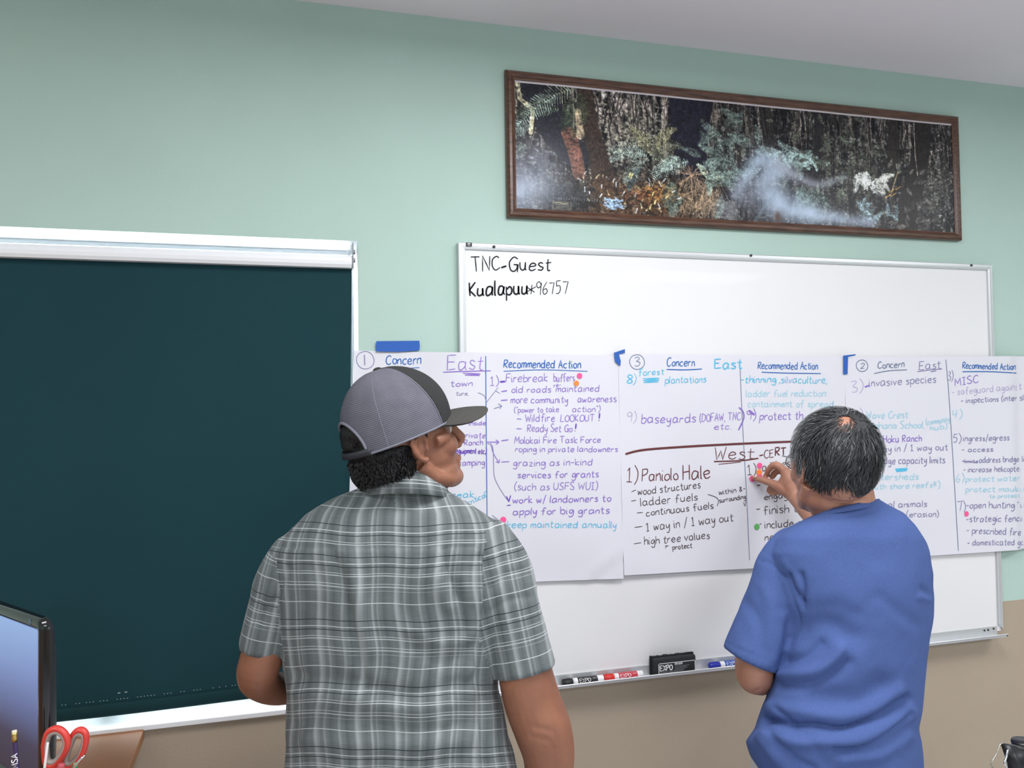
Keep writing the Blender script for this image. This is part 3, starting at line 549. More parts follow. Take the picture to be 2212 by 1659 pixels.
    trunk([(.925, 1), (.915, .7), (.895, .4), (.87, .1)], (34, 46), (30, 27, 27)); trunk([(.84, 1), (.845, .7), (.82, .35)], (20, 26), (34, 31, 29)); trunk([(.66, 1), (.655, .6), (.64, .4)], (18, 22), (30, 28, 30)); trunk([(.53, 1), (.54, .7)], (22, 22), (32, 30, 30))
    line([(.005, 1), (.01, .86), (.035, .78), (.03, .6)], 7, (176, 168, 140)); line([(.865, .62), (.85, .48), (.835, .32)], 1.6, (150, 132, 96)); line([(.9, .98), (.9, .7), (.905, .5)], 1.5, (150, 140, 130))
    # ground
    region(.23, .1, .16, .22, (92, 66, 44), .85, .45+.55*sp2); region(.29, .19, .05, .07, (158, 114, 62), .9, sp); region(.255, .16, .04, .05, (118, 74, 54), .8, sp2); region(.1, .12, .06, .14, (40, 44, 48), .8)
    for i in range(330):            # dry grass
        x = R.normal(.385, .022); y = abs(R.normal(0, .12)); line([(x, y+.14), (x+R.normal(0, .012), y+R.uniform(-.03, .08))], 1.1, np.array([126, 108, 88])*R.uniform(.6, 1.2), .7)
    for i in range(26):
        a = R.uniform(.2, 2.9); line([(.362, .36), (.362+.035*math.cos(a), .36+.13*math.sin(a)*(.6 if R.random() < .5 else -1))], 1.2, (142, 118, 96), .7)
    def frond(x, y, ang, ln, col, curl=-1.2, wdt=.2, n=20, a=.85):   # lengths in picture heights
        px, py, an = x, y, ang; st = ln/n; pts = []
        for k in range(n):
            pts.append((px, py, an)); px += math.cos(an)*st*H_/W_; py += math.sin(an)*st; an += curl/n
        line([(q_[0], q_[1]) for q_ in pts], 1.4, np.array(col)*.7, a)
        for k, (X, Y, A) in enumerate(pts):
            l = ln*wdt*min(1, (k+1)/5)*(1-k/n)**.6*1.3*R.uniform(.8, 1.1)
            for s in (-1, 1):
                aa = A+s*1.15; c = np.array(col)*R.uniform(.7, 1.2); line([(X, Y), (X+math.cos(aa)*l*H_/W_, Y+math.sin(aa)*l)], [1.3], c, a*.85)
    G1 = (126, 140, 130); G2 = (150, 168, 160); G3 = (98, 112, 106); WH = (206, 210, 204); Y1 = (150, 148, 112)
    for a_ in ((.085, .80, 3.0, .34, (98, 112, 90), .9), (.115, .97, 3.5, .42, (140, 150, 128), .3), (.08, .9, 3.7, .4, G2, .4), (.03, .66, 3.5, .28, G2, .5), (.12, .9, 4.2, .3, (70, 84, 62), .4), (.02, .5, 3.8, .25, G1, .4), (.13, .94, 5.0, .25, (66, 76, 60), -.5), (.10, .8, 5.2, .24, (60, 72, 56), -.5)): frond(a_[0], a_[1], a_[2], a_[3], a_[4], a_[5])
    for a_ in ((.268, .47, 2.4, .34, G1, 1.4), (.262, .5, 2.9, .3, G2, 1.1), (.275, .5, 1.0, .3, (120, 122, 100), -1.5), (.27, .52, 1.8, .26, Y1, .9), (.26, .44, 3.6, .26, G1, .9), (.28, .47, .3, .28, (106, 112, 92), -1.2), (.25, .38, 4.0, .22, (70, 90, 96), .6), (.29, .56, 1.4, .25, Y1, -1.2)): frond(*a_[:6])
    for a_ in ((.355, .47, 3.4, .34, G2, .6), (.345, .46, 3.2, .3, (150, 166, 158), .8), (.335, .5, 3.6, .22, G2, .5), (.40, .33, .6, .16, (178, 190, 170), -1.0), (.395, .35, 1.8, .14, (170, 184, 160), .9), (.40, .34, 5.0, .12, (172, 186, 160), -.4), (.315, .04, 1.55, .26, (84, 108, 98), 0, .3), (.315, .0, 1.2, .2, G3, -.4)): frond(*a_)
    for i in range(34): frond(.45+R.normal(0, .03), .55+R.normal(0, .14), R.uniform(0, 6.28), R.uniform(.12, .24), np.array(G3)*R.uniform(.7, 1.25), R.uniform(-1.2, 1.2))
    for i in range(22): frond(.57+R.normal(0, .035), .62-.9*abs(R.normal(0, .04)), R.choice([-.3, 3.4])+R.normal(0, .35), R.uniform(.14, .26), np.array((142, 164, 160))*R.uniform(.75, 1.15), R.choice([-1, 1])*.9)
    for i in range(60): frond(.7+R.normal(0, .09), .55+R.normal(0, .18), R.uniform(0, 6.28), R.uniform(.06, .14), np.array((84, 88, 78))*R.uniform(.6, 1.3), R.uniform(-1.2, 1.2))
    for i in range(9): frond(.76+R.normal(0, .012), .42+R.normal(0, .03), -.5+R.normal(0, .5), .17, WH, -.5)
    for i in range(7): frond(.80+R.normal(0, .012), .42+R.normal(0, .02), .1+R.normal(0, .5), .14, (188, 190, 182), -.4)
    for i in range(10): frond(.62+R.normal(0, .012), .3+R.normal(0, .04), 5.0+R.normal(0, .4), .24, (92, 110, 106), -.4)
    for i in range(40): frond(.9+R.normal(0, .05), .3+R.normal(0, .18), R.uniform(0, 6.28), R.uniform(.05, .11), np.array((78, 76, 72))*R.uniform(.6, 1.2), R.uniform(-1, 1))
    for i in range(14): frond(.79+R.normal(0, .03), .1+R.normal(0, .04), R.uniform(.2, 2.8), R.uniform(.08, .14), np.array((110, 128, 132))*R.uniform(.7, 1.2), R.uniform(-1, 1))
    for i in range(26): a = R.uniform(0, 6.28); line([(.197+R.normal(0, .012), .09+R.normal(0, .02)), (.197+.014*math.cos(a)+R.normal(0, .008), .09+.05*math.sin(a))], 2.4, (126, 148, 172), .8)
    for i in range(40): x, y = R.uniform(.12, .34), R.uniform(.02, .32); line([(x, y), (x+R.normal(0, .005), y+R.uniform(.01, .04))], 2.2, (172, 160, 128) if R.random() < .6 else (178, 182, 184), .75)
    for x, y in ((.228, .31), (.232, .3), (.275, .16), (.28, .1), (.27, .06)): line([(x, y), (x+.003, y+.035)], 2.6, (186, 174, 116), .85)
    for x, y in ((.83, .33), (.836, .3), (.848, .36), (.82, .28)): line([(x, y), (x+.012, y+.03)], 2.2, (166, 128, 66), .75)
    fine = n2(2.2, 2.2, 21, 1); img *= (.80+.75*fine*(.6+.8*n2(9, 7, 22, 2)))[..., None]; dk = np.clip((n2(7, 6, 23, 2)-.55)*4, 0, 1)[..., None]*.55; img[:] = img*(1-dk)+base*.8*dk
    # pale bluish bands blended over the forest
    def pale_band(pts, wd, amt, col=(176, 188, 206)):
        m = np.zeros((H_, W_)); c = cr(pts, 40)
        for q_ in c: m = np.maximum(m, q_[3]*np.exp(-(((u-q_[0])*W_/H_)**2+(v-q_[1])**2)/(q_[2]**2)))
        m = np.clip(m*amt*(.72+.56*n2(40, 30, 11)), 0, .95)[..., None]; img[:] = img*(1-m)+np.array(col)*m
    pale_band([(.0, .12, .22, 1), (.03, .2, .2, .8), (.06, .34, .16, .35)], 0, .8); pale_band([(.0, .3, .12, .7), (.04, .45, .12, .4)], 0, .5, (150, 150, 176))
    pale_band([(.46, .22, .06, .5), (.49, .4, .08, .8), (.525, .52, .10, 1), (.545, .46, .13, 1), (.535, .33, .15, 1), (.555, .2, .16, 1), (.60, .12, .12, 1), (.68, .08, .07, .9), (.78, .05, .05, .7)], 0, .88, (168, 184, 204))
    pale_band([(.56, .5, .07, .8), (.61, .40, .05, .9), (.66, .36, .04, .8), (.72, .44, .03, .5)], 0, .75, (160, 166, 180)); pale_band([(.44, .1, .12, .7), (.48, .2, .12, .8)], 0, .5, (140, 146, 164))
    region(.556, .05, .009, .05, (78, 62, 60), .9)
    line([(.5, .0), (.53, .16), (.55, .26)], 5, (120, 140, 156), .35); 
    for k in range(14): y = .0+k*.012; line([(.437, y), (.445, y+.012), (.453, y), (.461, y+.012)], 1, (170, 168, 166), .6)   # lattice
    line([(.456, .2), (.5, .42)], 1.6, (150, 156, 166), .5); line([(.448, .19), (.492, .4)], 1.2, (150, 156, 166), .4)
    # caption of the print
    line([(.072, .02), (.107, .02), (.107, .075), (.072, .075), (.072, .02)], .9, (150, 132, 112), .7)
    for k in range(3): line([(.077, .03+k*.012), (.102, .03+k*.012)], .8, (160, 150, 130), .6)
    line([(.075, .064), (.083, .068), (.09, .063), (.102, .066)], 1.2, (190, 180, 150), .8)
    for k in range(22): x = .072+k*.0052; line([(x, .095), (x+.0018, .095+R.uniform(.008, .022))], 1, (150, 160, 170), .45)
    top = v > .984; img *= 1.12; img[top] = (206, 196, 200)
    return np.clip(img, 0, 255)
img = paint_forest()
ix0, ix1, iz0, iz1 = QX0+FW-.001, QX1-FW+.001, QZ0+FW-.001, QZ1-FW+.001
gx = np.linspace(ix0, ix1, PWd+1); gz = np.linspace(iz1, iz0, PHt+1); X, Z = np.meshgrid(gx, gz)
Yp = -.0125-.0010*np.sin(X*9+Z*6)*np.sin(Z*11+1)-.0006*np.sin(X*23+2)
V = np.stack([X, Yp, Z], -1).reshape(-1, 3); ii = np.arange(PHt)[:, None]*(PWd+1)+np.arange(PWd)[None, :]
Fc = np.stack([ii, ii+PWd+1, ii+PWd+2, ii+1], -1).reshape(-1, 4)
me = bpy.data.meshes.new('photo_print'); me.vertices.add(len(V)); me.vertices.foreach_set('co', V.ravel()); me.loops.add(Fc.size); me.loops.foreach_set('vertex_index', Fc.ravel()); me.polygons.add(len(Fc)); me.polygons.foreach_set('loop_start', np.arange(0, Fc.size, 4)); me.update(calc_edges=True)
lin = np.where(img/255 <= .04045, img/255/12.92, ((img/255+.055)/1.055)**2.4).reshape(-1, 3)
ca = me.color_attributes.new('Col', 'FLOAT_COLOR', 'CORNER'); cc = np.ones((len(Fc), 4, 4), np.float32); cc[:, :, :3] = lin[:, None, :]; ca.data.foreach_set('color', cc.ravel())
link('photo_print', me, attr_mat('glossy_photo_print', rough=.3, spec=.22), pic, True)
mkbox('backing_board', (ix0, -.009, iz0), (ix1, -.001, iz1), mat('brown_backing', (110, 90, 70), .9), pic)

# ================================================================ TRAY ITEMS
m_lab = mat('print_white', (235, 235, 235), .5)
def marker(px0, px1, py0, py1, col, label, text, body_first=False):
    yv = -.040; a = at(px0, py0, yv); b = at(px1, py1, yv); r = .0102; z = TRAYZ+r+.0005; L = b.x-a.x; t = thing('marker_pen', label, 'marker', (a.x, yv, TRAYZ)); mc = mat('marker_'+text[0]+text[1], col, .35); mw = mat('white_barrel', (236, 236, 238), .35)
    P = lambda f: (a.x+L*f, yv, z)
    bm = bmesh.new(); tube(bm, [(P(0), r*.8), (P(.01), r*.93), (P(.20), r), (P(.245), r)], 18, cap=True); 
    for k in range(18):
        an = 2*math.pi*k/18; bm2 = None; tube(bm, [((a.x+L*.03, yv+r*.95*math.cos(an), z+r*.95*math.sin(an)), .0006), ((a.x+L*.2, yv+r*1.0*math.cos(an), z+r*1.0*math.sin(an)), .0006)], 4)
    obj('cap', bm, mc, t, True)
    bm = bmesh.new(); tube(bm, [(P(.245), r*.94), (P(.36), r*.97), (P(.98), r*.97), (P(.99), r*.9), (P(1), r*.7)], 18); obj('barrel', bm, mw, t, True)
    bm = bmesh.new(); tube(bm, [(P(.36), r*1.0), (P(.84), r*1.0)], 18, cap=False); lb = obj('label_band', bm, mat('band_'+text[0]+text[1], text[2], .4), t, True)
    bm = bmesh.new(); smp = lambda gx, gz: Vector((a.x+L*(.40+gx), yv-r*1.09*math.cos(.42+gz/r), z+r*1.09*math.sin(.42+gz/r)))
    W_ = text[3]; adv = 0
    for ch in W_:
        st, mxx = glyph(ch)
        for pts, poly in st:
            c = pts if poly else [tuple(q_) for q_ in cr(pts, 3)]
            ribbon(bm, [smp((adv+g_x)*.0150, (g_y-3.5)*.0013) for g_x, g_y in c], .0016, 0)
        adv += mxx+.8
    obj('lettering', bm, m_lab, t)['kind'] = 'stuff'
    bm = bmesh.new()
    for gz_, x0, x1 in ((.0045, .32, .43), (.002, .32, .41), (-.0060, .30, .42)): ribbon(bm, [smp(x0, gz_), smp(x1, gz_)], .0007, 0)
    obj('small_print', bm, m_lab, t)
    return t
marker(1214, 1303, 1471, 1460, (24, 24, 26), 'black dry-erase marker at the left end of the row on the board tray', ('B', 'K', (30, 30, 34), 'EXPO'))
marker(1304, 1388, 1459, 1449, (214, 50, 42), 'red and white dry-erase marker between the black marker and the eraser', ('R', 'D', (196, 62, 76), 'EXPO'))
marker(1532, 1618, 1434, 1423, (34, 50, 170), 'blue dry-erase marker on the tray beside the elbow of the blue T-shirt', ('B', 'L', (40, 80, 170), 'EXPO'))
# eraser standing on its edge
ya, yb_ = -.052, -.022; e0 = at(1413, 1450, ya); e1 = at(1504, 1440, ya); er = thing('board_eraser', 'black felt whiteboard eraser with white printed label standing on the tray', 'eraser', (e0.x, ya, TRAYZ)); eh = .052
mkbox('body', (e0.x, ya, TRAYZ+.0005), (e1.x, -.036, TRAYZ+eh), mat('black_foam', (34, 35, 37), .75, bump=.4, bscale=400), er, .006, True)
bm = bmesh.new(); nxx = 34
def felt(x, z): return random.uniform(-.0016, .0016)
gr_ = [[bm.verts.new((e0.x-.001+(e1.x-e0.x+.002)*i/nxx+felt(0, 0), yv_+felt(0, 0)*.5, zz+felt(0, 0))) for i in range(nxx+1)] for yv_, zz in ((-.0362, TRAYZ+.002), (-.0362, TRAYZ+eh+.001), (-.028, TRAYZ+eh+.0015), (-.0230, TRAYZ+eh), (-.0230, TRAYZ+.002))]
for a in range(5):
    for i in range(nxx): bm.faces.new((gr_[a][i], gr_[(a+1) % 5][i], gr_[(a+1) % 5][i+1], gr_[a][i+1]))
bm.faces.new([g[0] for g in gr_]); bm.faces.new([g[-1] for g in gr_]); bmesh.ops.recalc_face_normals(bm, faces=bm.faces); obj('felt_pad', bm, mat('dark_felt', (48, 48, 52), 1, bump=1, bscale=500, spec=.1), er)
bm = bmesh.new(); lx0, lx1, lz0, lz1 = e0.x+.0145, e1.x-.004, TRAYZ+.0055, TRAYZ+.037; yl = ya-.0004
ribbon(bm, [Vector(p_) for p_ in ((lx0+.002, yl, lz0), (lx1-.002, yl, lz0), (lx1, yl, lz0+.002), (lx1, yl, lz1-.002), (lx1-.002, yl, lz1), (lx0+.002, yl, lz1), (lx0, yl, lz1-.002), (lx0, yl, lz0+.002), (lx0+.002, yl, lz0))], .0018, 0, taper=0)
def lett(bm, text, x0, z0, x1, h, wd):
    adv = 0; pl = []
    for ch in text:
        if ch == ' ': adv += 2.4; continue
        pl.append((ch, adv)); adv += glyph(ch)[1]+1.1
    k = (x1-x0)/(adv-1.1)
    for ch, a in pl:
        for pts, poly in glyph(ch)[0]:
            c = pts if poly else [tuple(q_) for q_ in cr(pts, 4)]
            ribbon(bm, [Vector((x0+(a+gx_)*k, yl, z0+gy_*h/7)) for gx_, gy_ in c], wd, 0, taper=0)
lett(bm, 'EXPO', lx0+.004, lz0+.0115, lx0+.042, .0145, .0030); lett(bm, 'ERASER', lx0+.050, lz0+.0245, lx0+.074, .0048, .0013)
obj('printed_label', bm, m_lab, er)['kind'] = 'stuff'
bm = bmesh.new()
for k, (a0, a1, zz) in enumerate(((.050, .092, .0205), (.050, .087, .0175), (.050, .090, .0145), (.050, .080, .0115), (.003, .080, .009), (.003, .078, .0065), (.003, .06, .004))):
    x = lx0+a0
    while x < min(lx0+a1, lx1-.003): l = random.uniform(.001, .004); ribbon(bm, [Vector((x, yl, lz0+zz)), Vector((x+l, yl, lz0+zz))], .0008, 0, taper=0); x += l+.0008
obj('small_print', bm, mat('print_grey', (170, 170, 172), .6), er)['kind'] = 'stuff'

# ================================================================ CEILING LIGHTS (above and behind the picture's frame)
m_diff = emit('light_diffuser', (250, 250, 255), 1.2); m_fix = mat('white_metal', (230, 230, 232), .4)
for i, (x, y, p_) in enumerate(LAMPS):
    places = ('above the two men', 'left of the lamp above the two men', 'right of the lamp above the two men', 'behind the camera in the middle', 'behind the camera on the right', 'behind the camera on the left')
    t = thing('ceiling_light', 'rectangular white ceiling light panel '+places[i], 'ceiling light', (x, y, CZ)); bm = bmesh.new()
    for lo, hi in (((-.62, -.31), (.62, -.28)), ((-.62, .28), (.62, .31)), ((-.62, -.28), (-.59, .28)), ((.59, -.28), (.62, .28))): box(bm, (x+lo[0], y+lo[1], CZ-.055), (x+hi[0], y+hi[1], CZ-.0005), .002)
    obj('housing', bm, m_fix, t); mkbox('diffuser', (x-.59, y-.28, CZ-.05), (x+.59, y+.28, CZ-.045), m_diff, t)

# ================================================================ DESK, MONITOR, PEN CUP
DX = at(312, 1572, -.004).x; DZ = at(312, 1572, -.004).z
m_desk = mat('oak_laminate', (158, 108, 72), .6, noise=.10, nscale=5, spec=.25)
dk = thing('desk', 'light brown wooden desk under the window with the monitor on it', 'desk', (-.9, -.5, 0))
bm = bmesh.new(); box(bm, (-1.75, -1.30, DZ-.026), (DX, -.004, DZ), .003); obj('desktop', bm, m_desk, dk)
mkbox('side_panel', (DX-.045, -.93, .0), (DX-.025, -.02, DZ-.027), m_desk, dk, .002); mkbox('side_panel', (-1.73, -1.25, .0), (-1.71, -.02, DZ-.027), m_desk, dk, .002); mkbox('back_panel', (-1.709, -.045, .25), (DX-.046, -.03, DZ-.027), m_desk, dk, .002)
# monitor: plane turned so that its right edge is the nearest
mo = thing('computer_monitor', 'black glossy computer monitor with a glowing bluish screen on the desk', 'monitor', tuple(dep(60, 1500, 1.45)))
P0 = np.array(dep(99, 1338, 1.34)); 
hv = nrm(np.array(ray(-1100, 911)) * np.array([1, 1, 0]))    # direction to the far left end
nv = np.array([-hv[1], hv[0], 0]); 
if nv @ (CAM-P0) < 0: nv = -nv
MW, MH = .50, .30; Lx = lambda a, b, c: Vector(P0+hv*a+nv*b+np.array([0, 0, 1])*(-c))   # a from the right corner leftwards, b to the viewer, c down
bz = (.022, .017)
def loc_box(bm, a0, a1, b0, b1, c0, c1, bev=.003):
    vs = box(bm, (0, 0, 0), (1, 1, 1)); bm.verts.ensure_lookup_table(); v8 = bm.verts[-8:]
    for v in v8: v.co = Lx(a0+(a1-a0)*round(v.co.x), b0+(b1-b0)*round(v.co.y), c0+(c1-c0)*round(v.co.z))
    if bev: bmesh.ops.bevel(bm, geom=list({e for v in v8 for e in v.link_edges}), offset=bev, segments=3, affect='EDGES')
m_gl = mat('glossy_black_plastic', (14, 15, 19), .12, coat=.6); m_mp = mat('matte_black_plastic', (30, 32, 36), .5)
bm = bmesh.new(); loc_box(bm, -.004, MW, -.006, .004, 0, MH, .0); 
bm.free(); bm = bmesh.new()
def rrect(a0, a1, c0, c1, r, n=6):
    out = []
    for cx_, cz_, s in ((a1-r, c0+r, 0), (a0+r, c0+r, 1), (a0+r, c1-r, 2), (a1-r, c1-r, 3)):
        for k in range(n+1): an = -math.pi/2*0+s*math.pi/2+k/n*math.pi/2; out.append((cx_+r*math.cos(an), cz_-r*math.sin(an)))
    return out
def ringstack(bm, specs, r):
    rs = []
    for a0, a1, c0, c1, b, rr in specs: rs.append([bm.verts.new(Lx(a, b, c_)) for a, c_ in rrect(a0, a1, c0, c1, rr)])
    for i in range(len(rs)-1):
        for k in range(len(rs[0])): bm.faces.new((rs[i][k], rs[i][(k+1) % len(rs[0])], rs[i+1][(k+1) % len(rs[0])], rs[i+1][k]))
    return rs
rs = ringstack(bm, [(.024, MW-.024, .022, MH-.022, .0, .002), (.0215, MW-.0215, .0195, MH-.0195, .004, .004), (.012, MW-.012, .010, MH-.010, .006, .010), (.003, MW-.003, .002, MH-.002, .003, .016), (-.001, MW+.001, -.001, MH+.001, -.006, .018)], 0)
bmesh.ops.recalc_face_normals(bm, faces=bm.faces); obj('bezel', bm, m_gl, mo, True)
bm = bmesh.new(); rs = ringstack(bm, [(-.001, MW+.001, -.001, MH+.001, -.006, .018), (.003, MW-.003, .003, MH-.003, -.012, .018), (.02, MW-.02, .014, MH-.014, -.022, .02), (.07, MW-.07, .05, MH-.05, -.045, .03)], 0); bm.faces.new(rs[-1]); bmesh.ops.recalc_face_normals(bm, faces=bm.faces); obj('rear_shell', bm, m_mp, mo, True)
bm = bmesh.new(); r4 = [bm.verts.new(Lx(a, .0008, c_)) for a, c_ in ((.0235, .0215), (MW-.0235, .0215), (MW-.0235, MH-.0215), (.0235, MH-.0215))]; bm.faces.new(r4); bmesh.ops.recalc_face_normals(bm, faces=bm.faces)
m_scr = bpy.data.materials.new('lit_screen'); m_scr.use_nodes = True; nt = m_scr.node_tree; p = nt.nodes['Principled BSDF']; p.inputs['Base Color'].default_value = (.01, .01, .015, 1); p.inputs['Roughness'].default_value = .25
tc = nt.nodes.new('ShaderNodeTexCoord'); sx = nt.nodes.new('ShaderNodeSeparateXYZ'); mr = nt.nodes.new('ShaderNodeMapRange'); nt.links.new(tc.outputs['Object'], sx.inputs[0]); nt.links.new(sx.outputs['Z'], mr.inputs[0])
mr.inputs['From Min'].default_value = Lx(0, 0, MH).z; mr.inputs['From Max'].default_value = Lx(0, 0, 0).z; rp = nt.nodes.new('ShaderNodeValToRGB'); nt.links.new(mr.outputs[0], rp.inputs[0]); e = rp.color_ramp.elements
e[0].position = 0; e[0].color = (*s2l((38, 42, 58)), 1); e[1].position = .92; e[1].color = (*s2l((150, 180, 232)), 1)
for ps, cl in ((.28, (54, 62, 88)), (.45, (92, 110, 158)), (.68, (128, 152, 208))): n_ = e.new(ps); n_.color = (*s2l(cl), 1)
nt.links.new(rp.outputs[0], p.inputs['Emission Color']); p.inputs['Emission Strength'].default_value = .9
obj('screen', bm, m_scr, mo)
bm = bmesh.new(); loc_box(bm, MW/2-.04, MW/2+.04, -.045, -.030, MH*.5, MH+.12, .003); obj('stand_neck', bm, m_mp, mo)
bt = Lx(MW/2, -.02, 0); bm = bmesh.new(); bmesh.ops.create_cone(bm, cap_ends=True, segments=40, radius1=.12, radius2=.115, depth=.012, matrix=Matrix.Translation((bt.x, bt.y, DZ+.0065))); obj('stand_base', bm, m_gl, mo)
bm = bmesh.new(); loc_box(bm, .045, .053, .0052, .0062, .006, .015, 0); obj('sticker_mark', bm, mat('pale_blue_mark', (90, 110, 130), .5), mo)
# pen cup below the frame's edge, its contents reaching into view
CD = 1.30; cup_c = dep(105, 1720, CD); cup_c.z = DZ; cz0 = DZ
cup_r = .046; pc = thing('pen_cup', 'dark round pen cup in front of the monitor holding scissors and pens', 'cup', (cup_c.x, cup_c.y, DZ)); topz = min(dep(105, 1690, CD).z, DZ+.16)
bm = bmesh.new(); prof = [(0, .001), (cup_r, .001), (cup_r+.001, topz-DZ), (cup_r-.002, topz-DZ), (cup_r-.003, .005), (0, .005)]
rg = [[bm.verts.new((cup_c.x+r*math.cos(a), cup_c.y+r*math.sin(a), DZ+z)) for a in np.linspace(0, 2*math.pi, 32, endpoint=False)] for r, z in prof[1:-1]]
for i in range(len(rg)-1):
    for k in range(32): bm.faces.new((rg[i][k], rg[i][(k+1) % 32], rg[i+1][(k+1) % 32], rg[i+1][k]))
bm.faces.new(rg[0]); bm.faces.new(rg[-1]); bmesh.ops.recalc_face_normals(bm, faces=bm.faces); obj('cup_body', bm, mat('dark_mesh_metal', (34, 34, 38), .5, metal=.5), pc, True)
D_ = lambda px, py, e=0: dep(px, py, CD+e)
def down_to_cup(p0, p1):        # continue a stick from p0 through p1 to the cup floor
    d = (p1-p0).normalized(); k = (DZ+.012-p1.z)/d.z; q_ = p1+d*k; h = Vector((q_.x-cup_c.x, q_.y-cup_c.y)); 
    if h.length > cup_r*.6: h = h*(cup_r*.6/h.length); q_ = Vector((cup_c.x+h.x, cup_c.y+h.y, q_.z))
    return q_
# scissors
scz = thing('scissors', 'scissors with red and grey looped handles standing in the pen cup', 'scissors', tuple(D_(112, 1665)))
def loop(name, outer, inner_m, dy):
    bm = bmesh.new(); pts = [tuple(D_(x_, y_, dy)) for x_, y_ in outer]; pts = cr(pts+[pts[0]], 5)[:-1]; tube(bm, [(Vector(q_), .0052) for q_ in pts], 12, closed=True, flat=1.3, ref=(0, 1, 0))
    o = obj(name, bm, mat('red_handle_plastic', (206, 62, 54), .4), scz, True)
    cen = sum((Vector(q_) for q_ in pts), Vector())/len(pts); bm = bmesh.new(); tube(bm, [(cen+(Vector(q_)-cen)*.82, .0042) for q_ in pts], 10, closed=True, flat=1.55, ref=(0, 1, 0)); obj('grip_lining', bm, mat('grey_rubber', (158, 146, 140), .6), o, True); return o
loop('handle_loop', [(96, 1610), (104, 1583), (122, 1574), (139, 1584), (146, 1604), (138, 1628), (118, 1652), (100, 1648)], None, 0)
loop('handle_loop', [(146, 1618), (160, 1586), (174, 1577), (185, 1586), (183, 1612), (170, 1640), (150, 1656), (138, 1650)], None, .012)
q0 = D_(120, 1655); q1 = down_to_cup(q0, D_(117, 1690)); q2 = D_(140, 1658, .012)
bm = bmesh.new(); tube(bm, [(q0, .009), (D_(116, 1680), .008), (D_(115, 1705), .006)], 10, flat=.5); obj('handle_shank', bm, _mc['red_handle_plastic'], scz, True)
bm = bmesh.new(); tube(bm, [(q2, .008), (D_(126, 1680, .012), .007), (D_(117, 1705, .012), .006)], 10, flat=.5); obj('handle_shank', bm, _mc['grey_rubber'], scz, True)
bm = bmesh.new(); tube(bm, [(D_(116, 1700, .006), .007), (Vector((cup_c.x, cup_c.y, DZ+.01)), .003)], 4, flat=.25); obj('blades', bm, mat('steel_blade', (190, 192, 196), .25, metal=1), scz)
# pencil
pn = thing('pencil', 'dark purple pencil with a gold ferrule and white lettering, left in the pen cup', 'pencil', tuple(D_(33, 1620, -.02)))
pt = D_(31, 1578, -.02); p1 = D_(34, 1659, -.02); pe = down_to_cup(pt, p1); dv = (p1-pt).normalized()
bm = bmesh.new(); tube(bm, [(pt+dv*.014, .0034), (pe, .0034)], 6); obj('shaft', bm, mat('dark_purple_paint', (62, 46, 92), .35), pn)
bm = bmesh.new(); tube(bm, [(pt+dv*.003, .0040), (pt+dv*.006, .0042), (pt+dv*.008, .0038), (pt+dv*.011, .0042), (pt+dv*.017, .0040)], 14); obj('ferrule', bm, mat('gold_metal', (206, 186, 110), .25, metal=.9), pn, True)
bm = bmesh.new(); tube(bm, [(pt, .0036), (pt+dv*.004, .0038)], 12); obj('rubber_tip', bm, mat('cream_rubber', (226, 214, 190), .7), pn, True)
bm = bmesh.new(); cd = (Vector(CAM)-p1).normalized(); sd = dv.cross(cd).normalized()
adv = 0; up_ = -dv; Ls = []
for ch in 'SAMSA': pass
org = D_(38.6, 1659, -.02)+cd*.0040
for ch in 'MSA':
    for pts, poly in glyph(ch)[0]:
        c_ = pts if poly else [tuple(q_) for q_ in cr(pts, 4)]
        ribbon(bm, [org+up_*((adv+a_)*.00155)+(sd if sd.x < 0 else -sd)*(b_*.00115) for a_, b_ in c_], .0013, 0, cd, 0)
    adv += glyph(ch)[1]+1.1
obj('lettering', bm, mat('print_white', (235, 235, 235), .5), pn)['kind'] = 'stuff'
def pen(name, label, a, b, e, r, parts):
    t = thing(name, label, 'pen', tuple(D_(*a, e))); A = D_(*a, e); B = down_to_cup(A, D_(*b, e)); L = (B-A).length; dvec = (B-A)/L
    for nm_, f0, f1, rr, m_ in parts:
        bm = bmesh.new(); tube(bm, [(A+dvec*f0, rr*.8), (A+dvec*(f0+.0015), rr), (A+dvec*(min(f1, L)), rr)], 14); obj(nm_, bm, m_, t, True)
    return t, A, dvec
pen('white_stylus', 'thin white stick leaning across the left scissor loop', (103, 1604), (92, 1660), -.03, .002, (('shaft', 0, 1, .0019, mat('white_barrel', (236, 236, 238), .35)),))
t, A, dv_ = pen('ballpoint_pen', 'green ballpoint pen with a shiny metal clip in the pen cup', (164, 1649), (148, 1672), -.02, .004, (('button', 0, .006, .0032, mat('green_plastic_light', (120, 176, 116), .4)), ('barrel', .005, .3, .0047, mat('green_plastic', (52, 110, 66), .35))))
bm = bmesh.new(); k0 = D_(183, 1632, -.028); k1 = D_(160, 1656, -.03); tube(bm, [(k0, .0012), (D_(176, 1638, -.03), .0018), (k1, .0018), (D_(152, 1668, -.03), .0012)], 8); obj('clip', bm, mat('chrome', (220, 222, 224), .12, metal=1), t, True)
pen('red_pen', 'pen with a rounded red end in the pen cup', (133, 1650), (128, 1670), -.035, .005, (('barrel', 0, .3, .0052, mat('dusky_red_plastic', (176, 72, 82), .45)),))
pen('dark_pen', 'dark purple pen leaning between the scissor loops', (141, 1636), (152, 1655), .03, .003, (('barrel', 0, .3, .003, mat('dark_violet_plastic', (58, 36, 60), .4)),))

